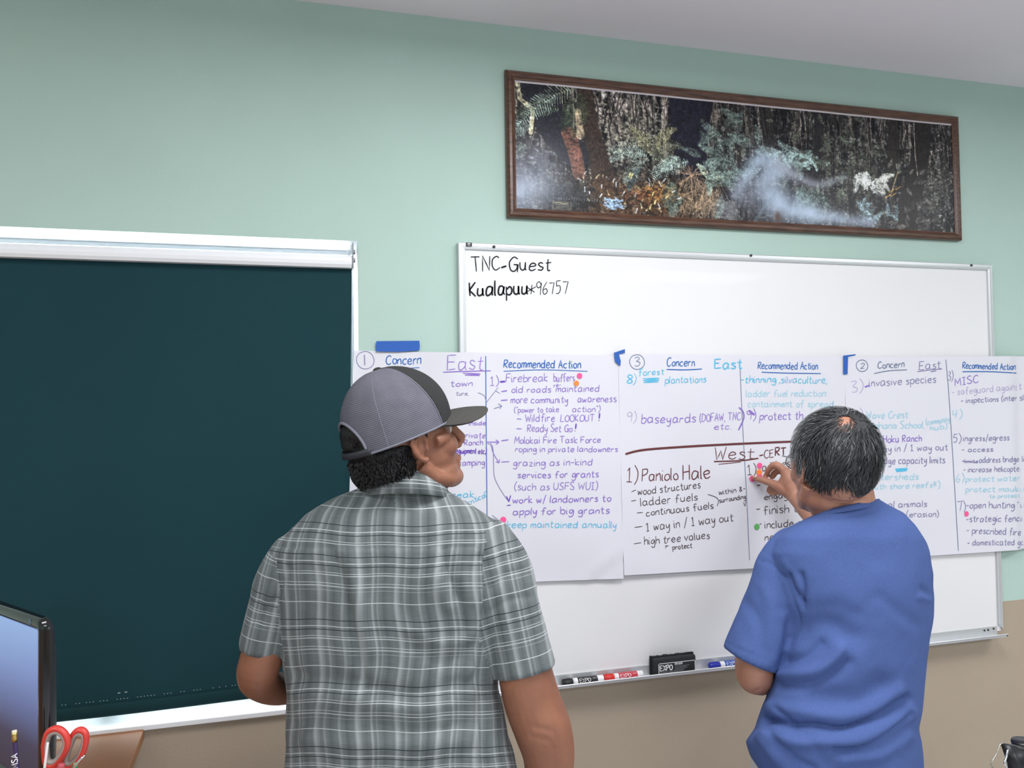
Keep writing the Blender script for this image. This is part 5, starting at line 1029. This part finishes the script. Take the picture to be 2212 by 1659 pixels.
sc1 = N.new('ShaderNodeMapping'); sc1.inputs['Scale'].default_value = (1500, 260, 1); L.new(uvn.outputs[0], sc1.inputs[0]); th = N.new('ShaderNodeTexNoise'); th.inputs['Scale'].default_value = 1; th.inputs['Detail'].default_value = 2; L.new(sc1.outputs[0], th.inputs[0])
sc2 = N.new('ShaderNodeMapping'); sc2.inputs['Scale'].default_value = (30, 900, 1); L.new(uvn.outputs[0], sc2.inputs[0]); th2 = N.new('ShaderNodeTexNoise'); th2.inputs['Scale'].default_value = 1; L.new(sc2.outputs[0], th2.inputs[0])
def mixc(f, a, b):
    n = N.new('ShaderNodeMix'); n.data_type = 'RGBA'; L.new(f, n.inputs[0])
    for i, q in ((6, a), (7, b)):
        if isinstance(q, tuple): n.inputs[i].default_value = (*q, 1)
        else: L.new(q, n.inputs[i])
    return n.outputs[2]
c0 = mixc(mth('MULTIPLY', th2.outputs[0], 1.0), s2l((86, 92, 93)), s2l((117, 123, 124)))
c1 = mixc(mth('MULTIPLY', vs_.outputs[1], .8), c0, s2l((62, 70, 74))); c2 = mixc(mth('MULTIPLY', vs_.outputs[0], .72), c1, s2l((196, 202, 204)))
brk = mth('MINIMUM', mth('MULTIPLY', mth('ADD', th.outputs[0], .35), 1.15), 1.0)
c3 = mixc(mth('MULTIPLY', hs.outputs[0], brk), c2, s2l((208, 213, 214))); c4_ = mixc(mth('MULTIPLY', hs.outputs[1], brk), c3, s2l((34, 40, 46))); L.new(c4_, p.inputs['Base Color'])
bp_ = N.new('ShaderNodeBump'); bp_.inputs['Strength'].default_value = .25; bp_.inputs['Distance'].default_value = .0008; L.new(th.outputs[0], bp_.inputs['Height']); L.new(bp_.outputs[0], p.inputs['Normal'])
shA = solid(link('shirt', me, m_pl, A_, True), .0022)
# hem bands of the sleeves and collar
def ring_band(name, c, axis, r1, r2, ht, m_, par, uvk=None, th=.0022, n=56):
    ax = Vector(axis).normalized(); a = ax.cross(CAMF).normalized(); b = ax.cross(a).normalized(); bm = bmesh.new(); uvl = bm.loops.layers.uv.new('cloth'); rs = []
    for t_ in (0, .5, 1): rs.append([bm.verts.new(Vector(c)-ax*ht*t_+a*math.cos(2*math.pi*k/n)*r1+b*math.sin(2*math.pi*k/n)*r2) for k in range(n)])
    for i in range(2):
        for k in range(n):
            f = bm.faces.new((rs[i][k], rs[i][(k+1) % n], rs[i+1][(k+1) % n], rs[i+1][k]))
            for lp, (q, j) in zip(f.loops, ((k, i), (k+1, i), (k+1, i+1), (k, i+1))): lp[uvl].uv = (q/n*6.283*r1, j*ht/2+.03)
    return solid(obj(name, bm, m_, par, True), th)
# collar: stand and folded leaf, lower on the far side
def collar(par, rows, m_, n=64, th=.003, name='collar', vk=.03):
    bm = bmesh.new(); uvl = bm.loops.layers.uv.new('cloth'); rs = []
    for l, rr, y, ec, eh, tl in rows:
        ring = []
        for k in range(n+1):
            t = 2*math.pi*k/n; ring.append(bm.verts.new(QL((l+rr)/2+(rr-l)/2*math.cos(t), y+tl*math.sin(t), ec+eh*math.sin(t))))
        rs.append(ring)
    for i in range(len(rs)-1):
        for k in range(n):
            f = bm.faces.new((rs[i][k], rs[i][k+1], rs[i+1][k+1], rs[i+1][k]))
            for lp, (q, j) in zip(f.loops, ((k, i), (k+1, i), (k+1, i+1), (k, i+1))): lp[uvl].uv = (q/n*.46, -(rows[j][2]-1020)*QL.k*1.0-.022)
    return solid(obj(name, bm, m_, par, True), th)
collar(shA, [(801, 932, 1042, .012, .062, 20), (790, 946, 1033, .012, .074, 20), (785, 955, 1037, .012, .080, 20), (775, 966, 1054, .012, .088, 19), (764, 976, 1080, .014, .096, 14)], m_pl)
# trousers and shoes (below the frame)
bA = QL(860, 1500, .03); legs(A_, (bA.x, bA.y), CAMF, .86, mat('dark_denim', (52, 58, 74), .85, noise=.1, nscale=30), mat('brown_shoe_leather', (84, 60, 44), .5), (.165, .115), .09)
# hair under the cap
m_hA = mat('black_hair', (20, 18, 20), .5, bump=1, bscale=260, spec=.35)
keepA = lambda x: (x[2] < .02 and x[0] < .030 and x[2] > -.082 and not (x[0] > -.012 and x[2] < -.030)) or x[2] >= .02 and x[0] < .07
liftA = lambda x: .007+(.012 if x[0] < -.03 and x[2] < 0 else 0)
bm = bmesh.new()
HA.ball(bm, (-.036, 0, -.008), (.080, .075, .046)); HA.ball(bm, (-.044, 0, -.034), (.068, .068, .034)); HA.ball(bm, (-.021, 0, .045), (.097, .082, .055)); HA.ball(bm, (-.108, -.004, .034), (.017, .024, .015)); HA.ball(bm, (-.1, .0, .05), (.02, .034, .022)); HA.ball(bm, (-.092, -.008, .016), (.022, .045, .02))
for y in (-1, 1): HA.tube(bm, [((.000, y*.066, .03), .010), ((.014, y*.064, .014), .008), ((.018, y*.063, .004), .005)])
me = remesh(bm, .0045, 3); V = getv(me); Lc = HA.inv(V); ragged(me, .0018, 60)
bm = bmesh.new(); bm.from_mesh(me); bm.verts.ensure_lookup_table()
dl = [f for f in bm.faces if (lambda c: c[0] > .034 or (c[0] > -.016 and c[2] < -.012))(HA.inv([f.calc_center_median()])[0])]
bmesh.ops.delete(bm, geom=dl, context='FACES'); hair_o = obj('hair', bm, m_hA, A_, True)
bm = bmesh.new()                          # the tuft standing out of the cap's rear opening and loose locks at the nape
for i in range(260):
    y = random.gauss(-.004, .012); z = random.uniform(.026, .044); a = HA(-.092+abs(y)*.25, y, z); d = HA(-.112+abs(y)*.3+random.gauss(0, .003), y+random.gauss(0, .006), z-.006+random.gauss(0, .008)); c_ = HA(-.118+abs(y)*.3, y, z-.016+random.gauss(0, .008)); tube(bm, [(a, .0022), (d, .0016), (c_, .0004)], 4, cap=False)
for i in range(900):
    th = random.uniform(1.5, 4.78); z = random.uniform(-.050, .0); rx, ry = .097+min(0, z+.03)*.5, .076+min(0, z+.03)*.4; x = -.030+rx*math.cos(th)*.9; y = ry*math.sin(th)*.97
    if x > -.012: continue
    l = random.uniform(.004, .009); tube(bm, [(HA(x, y, z), .0018), (HA(x*1.03-.001, y*1.03, z-l*.5), .0014), (HA(x*1.03, y*1.02+random.gauss(0, .002), z-l), .0003)], 4, cap=False)
tag(obj('hair_locks', bm, m_hA, hair_o), kind='stuff')
# cap
m_mesh = bpy.data.materials.new('grey_cap_mesh'); m_mesh.use_nodes = True; nt = m_mesh.node_tree; N = nt.nodes; L = nt.links; p = N['Principled BSDF']; p.inputs['Roughness'].default_value = .8; p.inputs['Specular IOR Level'].default_value = .2
uvn = N.new('ShaderNodeUVMap'); uvn.uv_map = 'cloth'; wv = N.new('ShaderNodeTexWave'); wv.wave_type = 'BANDS'; wv.bands_direction = 'Y'; wv.inputs['Scale'].default_value = 75; wv.inputs['Distortion'].default_value = .6; wv.inputs['Detail'].default_value = 1; L.new(uvn.outputs[0], wv.inputs[0])
nz2 = N.new('ShaderNodeTexNoise'); nz2.inputs['Scale'].default_value = 30; L.new(uvn.outputs[0], nz2.inputs[0])
def mix2(f, a, b):
    n = N.new('ShaderNodeMix'); n.data_type = 'RGBA'; L.new(f, n.inputs[0])
    for i, q in ((6, a), (7, b)):
        if isinstance(q, tuple): n.inputs[i].default_value = (*q, 1)
        else: L.new(q, n.inputs[i])
    return n.outputs[2]
ca_ = mix2(nz2.outputs[0], s2l((88, 88, 97)), s2l((114, 113, 123))); wf = N.new('ShaderNodeMath'); wf.operation = 'MULTIPLY'; wf.inputs[1].default_value = .38; L.new(wv.outputs['Fac'], wf.inputs[0]); cb_ = mix2(wf.outputs[0], ca_, s2l((74, 74, 84))); L.new(cb_, p.inputs['Base Color'])
b_ = N.new('ShaderNodeBump'); b_.inputs['Strength'].default_value = .5; b_.inputs['Distance'].default_value = .001; L.new(wv.outputs['Fac'], b_.inputs['Height']); L.new(b_.outputs[0], p.inputs['Normal'])
m_capf = mat('charcoal_twill', (50, 50, 50), .85, bump=.4, bscale=900, spec=.2); m_visor = mat('faded_charcoal_twill', (70, 69, 66), .85, bump=.4, bscale=900, spec=.2); m_strap = mat('dark_plastic_strap', (44, 44, 52), .5)
ca2, cb2, ch2, cz2, cx0 = .1085, .0915, .136, .016, -.012
def capP(th, t, o=0):               # th azimuth from the front, t 0 rim .. 1 top
    rr = (1-t**2.35)**(1/2.15); fr_ = math.cos(th); tall = .004*max(0, fr_)*math.sin(math.pi*t)
    n_ = 1+o/.1; x = cx0+(ca2+tall*1.2)*rr*math.cos(th)*n_+.010*t*(1-t)*4*.3; y = cb2*rr*math.sin(th)*n_; z = cz2+(ch2+o*.6)*t+.004*max(0, fr_)*(1-t)-.006*max(0, -fr_)*(1-t); return HA(x, y, z)
cap_o = thing('cap', None, None); cap_o.parent = A_; 
def seam_th(t): return 0.92+.25*t          # front panel half-angle, widening to the button
def opening(th, t): a = abs(abs(th)-math.pi); return (a/.66)**2+(t/.47)**2 < 1
def panel(name, m_, sel, o=0, bsel=None):
    nT, nt_ = 180, 64; bm = bmesh.new(); uvl = bm.loops.layers.uv.new('cloth'); g = {}
    def v(i, j):
        i2 = i % nT
        if j == nt_: i2 = 0
        if (i2, j) not in g: g[(i2, j)] = bm.verts.new(capP(-math.pi+2*math.pi*i2/nT, j/nt_, o))
        return g[(i2, j)]
    for i in range(nT):
        for j in range(nt_):
            th = -math.pi+2*math.pi*(i+.5)/nT; t = (j+.5)/nt_
            if not sel(th, t): continue
            q = [v(i, j), v(i+1, j), v(i+1, j+1), v(i, j+1)]; qq = []; ij = []
            for w_, a in zip(q, ((i, j), (i+1, j), (i+1, j+1), (i, j+1))):
                if w_ not in qq: qq.append(w_); ij.append(a)
            f = bm.faces.new(qq)
            for lp, (a, b) in zip(f.loops, ij): lp[uvl].uv = (a/nT*.6, b/nt_*.17)
    return solid(obj(name, bm, m_, cap_par, True), .0016)
bpy.data.objects.remove(cap_o)
cap_par = A_; cap_main = panel('cap', m_mesh, lambda th, t: abs(th) > seam_th(t) and not opening(th, t)); cap_par = cap_main
panel('front_panel', m_capf, lambda th, t: abs(th) <= seam_th(t)+.03, .0012)
def cap_tube(name, pts, r, m_, flat=1): bm = bmesh.new(); tube(bm, [(q, r) for q in pts], 10, flat=flat); return obj(name, bm, m_, cap_main, True)
m_bind = mat('grey_binding_tape', (112, 112, 124), .8, bump=.3)
cap_tube('opening_binding', [capP(math.pi+.66*math.sin(a), .47*math.cos(a), .002) for a in np.linspace(-math.pi/2, math.pi/2, 40)], .0028, m_bind)
for s_ in (-1, 1): cap_tube('side_seam', [capP(s_*(seam_th(t)+.05), t, .0022) for t in np.linspace(.0, .985, 30)], .0013, m_bind); cap_tube('rear_seam', [capP(s_*2.08+s_*.1*t, t, .0012) for t in np.linspace(.0, .98, 26)], .0009, m_bind)
cap_tube('rim_binding', [capP(s, 0.012, .002) for s in np.linspace(-math.pi+.66, math.pi-.66, 70)], .0022, m_bind)
bm = bmesh.new(); P_ = [(capP(math.pi+s, .0, .0035), capP(math.pi+s, .085, .0035)) for s in np.linspace(-.74, .74, 30)]
a_ = [[bm.verts.new(q[0]), bm.verts.new(q[1])] for q in P_]
for i in range(29): bm.faces.new((a_[i][0], a_[i+1][0], a_[i+1][1], a_[i][1]))
solid(obj('strap', bm, m_strap, cap_main, True), .0016)
bm = bmesh.new(); HA.ball(bm, tuple(HA.inv([capP(0, 1, .001)])[0]), (.0085, .0085, .0045), 16); obj('button', bm, m_capf, cap_main, True)
# visor with stitched rows
def visP(s, t):                      # s -1..1 across, t 0..1 outwards
    th = s*1.02; bse = HA.inv([capP(th, 0, .0)])[0]; ln = .086*max(0.0, 1-abs(s)**3.6)**.5; x = bse[0]+ln*t; y = bse[1]*(1+.01*t); tt = t*ln/.086; arch = -.024*(s*s)*tt+.012*(1-s*s)*(1-.2*t); z = bse[2]+.002+arch-.014*tt*tt; return HA(x, y, z)
for nm, t0, t1, rows_ in (('visor', 0, 1, 1),):
    bm = bmesh.new(); nS, nT = 60, 40; g = []
    for i in range(nS+1): g.append([])
    for i in range(nS+1):
        for j in range(nT+1):
            s, t = -1+2*i/nS, j/nT; q = visP(s, t)+Vector((0, 0, 1))*(.0010*(math.cos(t*2*math.pi*9)**8)*(-1) if t > .06 else 0); g[i].append(bm.verts.new(q))
    for i in range(nS):
        for j in range(nT): bm.faces.new((g[i][j], g[i+1][j], g[i+1][j+1], g[i][j+1]))
    solid(obj('visor', bm, m_visor, cap_main, True), .0030)
bm = bmesh.new()
for y in (-1, 1):
    for k in range(60): x = random.uniform(0, 1); a = HA(.090-.022*x**2, y*(.014+.036*x), .021+random.gauss(0, .0015)); tube(bm, [(a, .0008), (a+Vector(HA.M @ Vector((.002, y*.006, .003))), .0003)], 4, cap=False)
tag(obj('eyebrows', bm, m_hA, A_), kind='stuff')

# ---------------------------------------------------------------- man in the blue T-shirt
QR = Px(1.85)
B_ = thing('person', 'person with grey hair in blue T-shirt pressing a dot sticker onto the middle sheet', 'person', (QR(1830, 1600, .02).x, QR(1830, 1600, .02).y, 0))
m_skB = skin_mat('ruddy_skin', (184, 134, 110), (156, 104, 84))
rayB = Vector((ray(1808, 950)[0], ray(1808, 950)[1], 0)).normalized(); rB = Vector((rayB.y, -rayB.x, 0)); a38 = math.radians(34); fB = rayB*math.cos(a38)-rB*math.sin(a38)
HB = Head(QR(1797, 1009, .0), fB, math.radians(3), math.radians(3), 1.0)
bm = bmesh.new(); HB.build(bm, .006)
QR.limb(bm, [(1812, 1020, .0, 60), (1822, 1070, .01, 62), (1828, 1110, .02, 66), (1834, 1150, .03, 74)], 24)
QR.limb(bm, [(1770, 1034, .0, 38), (1780, 1066, .0, 42), (1802, 1104, .01, 46)], 24)
QR.loft(bm, [(1765, 1895, 1112, .02, .05), (1700, 1960, 1150, .02, .075), (1680, 1990, 1210, .03, .09), (1700, 1995, 1320, .03, .10), (1700, 1980, 1440, .03, .105), (1672, 1970, 1550, .04, .115), (1665, 1955, 1640, .04, .115), (1675, 1945, 1700, .04, .10)], 32)
QR.limb(bm, [(1712, 1222, .015, 32), (1672, 1320, .01, 38), (1636, 1410, .01, 43), (1630, 1448, .012, 41), (1636, 1462, .03, 38), (1668, 1462, .10, 33), (1720, 1450, .20, 28), (1760, 1440, .27, 24)], 24)
wr = QR(1764, 1439, .28); hand(bm, wr, QR(1830, 1425, .34)-wr, Vector((0, 0, 1)), 1, .95, .6)
QR.limb(bm, [(1955, 1200, .04, 44), (1925, 1214, .16, 42), (1880, 1212, .27, 38), (1846, 1194, .34, 34), (1800, 1155, .41, 31), (1764, 1116, .46, 28), (1733, 1085, .515, 21.5), (1711, 1064, .55, 17.5)], 24)
def hb(pts, n=14, flat=1.0): QR.limb(bm, [(x, y, e-.011, r) for x, y, e, r in pts], n, flat)
hb([(1714, 1066, .550, 17), (1705, 1042, .556, 15.5), (1698, 1021, .562, 12)]); hb([(1712, 1068, .560, 17), (1707, 1048, .570, 15), (1706, 1030, .578, 12)]); hb([(1706, 1068, .566, 13), (1696, 1052, .580, 13), (1690, 1046, .588, 11)])
hb([(1700, 1060, .562, 14), (1694, 1040, .566, 12)])
hb([(1699, 1062, .560, 13), (1684, 1052, .570, 11), (1668, 1044, .586, 8.6), (1650, 1038, .600, 7.6), (1634, 1033.5, .612, 6.2), (1629, 1032, .616, 5.4)])       # thumb
hb([(1697, 1020, .566, 9.5), (1684, 1008, .572, 8.6), (1672, 1004, .580, 7.6), (1661, 1014, .596, 6.4), (1656, 1025, .610, 5.6), (1652, 1031, .618, 5.0)])     # index
hb([(1703, 1030, .582, 9.5), (1690, 1018, .592, 8.4), (1677, 1018, .604, 7.2), (1668, 1030, .616, 6.2)])                                                # middle
hb([(1698, 1048, .586, 9.5), (1680, 1048, .602, 8.2), (1666, 1054, .614, 7.0), (1661, 1060, .618, 6.0)])                                                  # ring
hb([(1696, 1060, .584, 8.5), (1682, 1062, .598, 7.4), (1670, 1065, .612, 6.2), (1664, 1064, .618, 5.4)])                                                  # little
me = remesh(bm, .0028, 5); folds(me, [([(1800, 1082), (1830, 1086), (1868, 1080)], 3, -.003), ([(1700, 1014), (1690, 1030), (1684, 1046)], 4, .0008), ([(1612, 1492), (1626, 1496), (1640, 1490)], 4, -.002)]); ragged(me, .0008, 60)
link('body', me, m_skB, B_, True); HB.eyes(B_)
bm = bmesh.new(); nt0 = QR(1632, 1029.5, .5935); ball(bm, nt0, (.0052, .0022, .0036), seg=12); obj('thumbnail', bm, mat('pale_nail', (226, 190, 172), .3), B_, True)
# T-shirt
bm = bmesh.new()
QR.loft(bm, [(1776, 1896, 1092, .015, .064, 2, 12), (1762, 1918, 1104, .018, .074, 2, 10), (1740, 1950, 1118, .02, .086, 0, 6), (1714, 1974, 1136, .02, .100), (1682, 1994, 1162, .025, .115), (1662, 2006, 1196, .03, .125), (1670, 2014, 1240, .03, .130), (1680, 2016, 1290, .03, .132), (1692, 2012, 1340, .03, .134), (1694, 2004, 1390, .03, .136), (1682, 1998, 1440, .03, .138), (1662, 1994, 1490, .035, .142), (1644, 1990, 1540, .035, .146), (1632, 1984, 1575, .035, .15), (1612, 1990, 1602, .04, .156), (1622, 1994, 1632, .04, .158), (1646, 1994, 1668, .04, .158), (1656, 1994, 1710, .04, .158), (1658, 1994, 1760, .04, .158), (1660, 1994, 1800, .04, .157)], 48, 2.4)
QR.limb(bm, [(1712, 1182, .02, 42), (1685, 1220, .015, 46), (1671, 1278, .01, 50), (1652, 1338, .01, 56), (1634, 1388, .01, 60), (1620, 1422, .01, 60.5)], 28, ends=False)
QR.limb(bm, [(1950, 1180, .04, 46), (1945, 1205, .10, 50), (1920, 1215, .18, 50), (1880, 1212, .27, 48)], 28, ends=False)
me = remesh(bm, .0055, 6)
hB1 = QR(1620, 1422, .01); aB1 = (np.array(QR(1620, 1422, .01))-np.array(QR(1634, 1388, .01))); aB1 = Vector(aB1).normalized()
hB2 = QR(1880, 1212, .27); aB2 = Vector(QR(1880, 1212, .27)-QR(1920, 1215, .18)).normalized(); cut_hem(me, hB1, aB1, .067); cut_hem(me, hB2, aB2, .062)
folds(me, [([(1644, 1212), (1672, 1222), (1702, 1254)], 3, -.0018), ([(1694, 1244), (1700, 1252), (1702, 1258), (1716, 1300), (1722, 1340), (1708, 1380)], 4.5, -.0042), ([(1706, 1242), (1722, 1280), (1736, 1300)], 6, -.009), ([(1732, 1240), (1738, 1275), (1734, 1310)], 6, -.008), ([(1696, 1215), (1712, 1240), (1726, 1270)], 8, .003),
  ([(1652, 1552), (1710, 1566), (1760, 1566), (1813, 1573), (1860, 1560), (1905, 1542), (1960, 1508)], 8, -.018), ([(1660, 1585), (1720, 1600), (1780, 1600), (1840, 1598), (1900, 1575), (1965, 1540)], 14, .014), ([(1660, 1525), (1740, 1538), (1810, 1545), (1880, 1528), (1940, 1490)], 14, .009),
  ([(1800, 1614), (1830, 1614), (1880, 1598), (1930, 1568), (1962, 1540)], 7, -.012), ([(1820, 1640), (1900, 1628), (1960, 1590)], 15, .008), ([(1692, 1458), (1730, 1454), (1765, 1446), (1795, 1425), (1815, 1400)], 11, .012), ([(1690, 1482), (1740, 1478), (1790, 1460), (1830, 1430)], 12, -.011), ([(1700, 1430), (1740, 1420), (1775, 1395)], 14, -.010),
  ([(1720, 1325), (1770, 1310), (1820, 1312), (1850, 1325)], 16, -.003), ([(1740, 1360), (1790, 1350), (1840, 1370)], 32, -.016), ([(1850, 1360), (1852, 1420), (1850, 1500)], 26, .005), ([(1760, 1500), (1850, 1510), (1900, 1480)], 26, -.011),
  ([(1680, 1530), (1700, 1550), (1720, 1575)], 7, -.006), ([(1652, 1560), (1680, 1600), (1720, 1640), (1760, 1659)], 9, -.007), ([(1640, 1590), (1670, 1630), (1710, 1670)], 11, .007), ([(1735, 1580), (1780, 1640), (1800, 1700)], 12, -.004), ([(1990, 1270), (2010, 1283), (2020, 1280)], 5, -.005), ([(1985, 1290), (2008, 1298)], 5, .005), ([(1900, 1290), (1950, 1330), (1985, 1350)], 16, -.004),
  ([(1610, 1300), (1640, 1340), (1650, 1400)], 14, -.004), ([(1690, 1330), (1682, 1380), (1668, 1430)], 9, .004), ([(1650, 1270), (1668, 1330), (1660, 1400)], 12, .003), ([(1566, 1388), (1600, 1404), (1640, 1420), (1676, 1434)], 1.6, -.0022), ([(1765, 1122), (1830, 1119), (1890, 1104), (1906, 1094)], 2, -.0022)])
ragged(me, .0035, 11, 5); ragged(me, .0012, 34, 1)
m_bl = mat('heather_blue_jersey', (80, 100, 154), .9, noise=.07, nscale=260, bump=.35, bscale=700, spec=.12)
shB = solid(link('t_shirt', me, m_bl, B_, True), .002)
bm = bmesh.new(); n = 64; rs = []                         # ribbed neckband, higher at the nape's right
for l, rr, y, ec, eh, tl, ti in ((1770, 1899, 1090, .014, .070, 0, 13), (1764, 1905, 1096, .014, .076, 0, 13), (1760, 1911, 1103, .014, .081, 0, 12)):
    rs.append([bm.verts.new(QR((l+rr)/2+(rr-l)/2*math.cos(2*math.pi*k/n), y+tl*math.sin(2*math.pi*k/n)-ti*math.cos(2*math.pi*k/n), ec+eh*math.sin(2*math.pi*k/n))) for k in range(n)])
for i in range(2):
    for k in range(n): bm.faces.new((rs[i][k], rs[i][(k+1) % n], rs[i+1][(k+1) % n], rs[i+1][k]))
solid(obj('neckband', bm, m_bl, shB, True), .003)
bB = QR(1784, 1600, .03); legs(B_, (bB.x, bB.y), rayB, .785, mat('light_grey_shorts', (206, 206, 202), .85, noise=.04, nscale=30), mat('grey_shoe_leather', (96, 94, 92), .6), (.166, .115), .095)
# hair with a thinning crown
AXs = np.array([.097, .076, .090]); crown = nrm([-.56, .26, .78])
def hair_zone(x):
    d = x/AXs; 
    if x[0] > .062 and x[2] < .075: return False
    if x[0] > .020 and x[2] < .0: return False
    if x[0] > -.02 and x[2] < -.030: return False
    return x[2] > -.087+.25*max(0, x[0]+.05)
def lft(x):
    c = (x/AXs)@crown; l = .0125*(1-smoothstep(.86, .97, c))+.0025; return l*(.75+.25*smoothstep(.08, .02, x[2]))+.003*smoothstep(.0, -.05, x[2])
skip = lambda x: np.hypot(*( (nrm(x/AXs)-crown)[[0, 1]]*np.array([1.0, .75]))) < .20
bm = scalp_cap(HB, lambda x: hair_zone(x) and not skip(x), lambda x: lft(x)*.62+.0015, (110, 70))
hairB = obj('hair', bm, mat('dark_grey_hair', (46, 47, 48), .6, bump=1, bscale=300, noise=.35, nscale=90), B_, True)
cw = crown*AXs
def flow(x):
    d = x-cw; d = d/(np.linalg.norm(d)+1e-6); return d*.8+np.array([.1, .55*(1 if x[2] > .0 else .3), -.65])+.45*np.sin(x[[1, 2, 0]]*75+x[[2, 0, 1]]*40)
roots = []
while len(roots) < 5200:
    d = nrm([random.gauss(0, 1) for _ in range(3)]); x = d*AXs
    if not hair_zone(x): continue
    c = (x/AXs)@crown
    if skip(x) and random.random() > .2: continue
    g_ = random.random(); near_t = smoothstep(-.05, .04, x[0]); w_ = .10+.62*near_t+.12*smoothstep(.9, .8, c)*0
    if random.random() < w_: col = tuple(np.array([142, 145, 143] if random.random() < near_t+.15 else [98, 101, 102])*random.uniform(.6, 1.12))
    else: col = tuple(np.array([44, 46, 48])*random.uniform(.5, 1.5))
    roots.append((x, col))
strands('hair_locks', hairB, roots, HB, flow, lambda x: .034 if x[2] > -.04 else .020, .0021, None, lambda x: lft(x)+.0015)
# glasses
gl = mat('grey_metal_glasses', (120, 122, 124), .3, metal=.8); gbm = bmesh.new()
for y in (-1, 1): HB.tube(gbm, [((-.012, y*.083, .018), .0014), ((.03, y*.080, .016), .0014), ((.075, y*.074, .014), .0015), ((.096, y*.066, .013), .0017)], 8)
for y in (-1, 1): HB.tube(gbm, [((.098+.004*math.cos(a)*0-.012*abs(.036+.026*math.cos(a))/.06, y*(.036+.027*math.cos(a)), .002+.019*math.sin(a)), .0011) for a in np.linspace(0, 2*math.pi, 25)[:-1]], 8, closed=True)
HB.tube(gbm, [((.096, -.010, .008), .0012), ((.098, 0, .010), .0012), ((.096, .010, .008), .0012)], 8)
gls = obj('glasses', gbm, gl, B_, True)
for y in (-1, 1):
    bm = bmesh.new(); bm.faces.new([bm.verts.new(HB(.098-.012*abs(.036+.026*math.cos(a))/.06, y*(.036+.026*math.cos(a)), .002+.018*math.sin(a))) for a in np.linspace(0, 2*math.pi, 25)[:-1]]); obj('lens', bm, mg, gls)
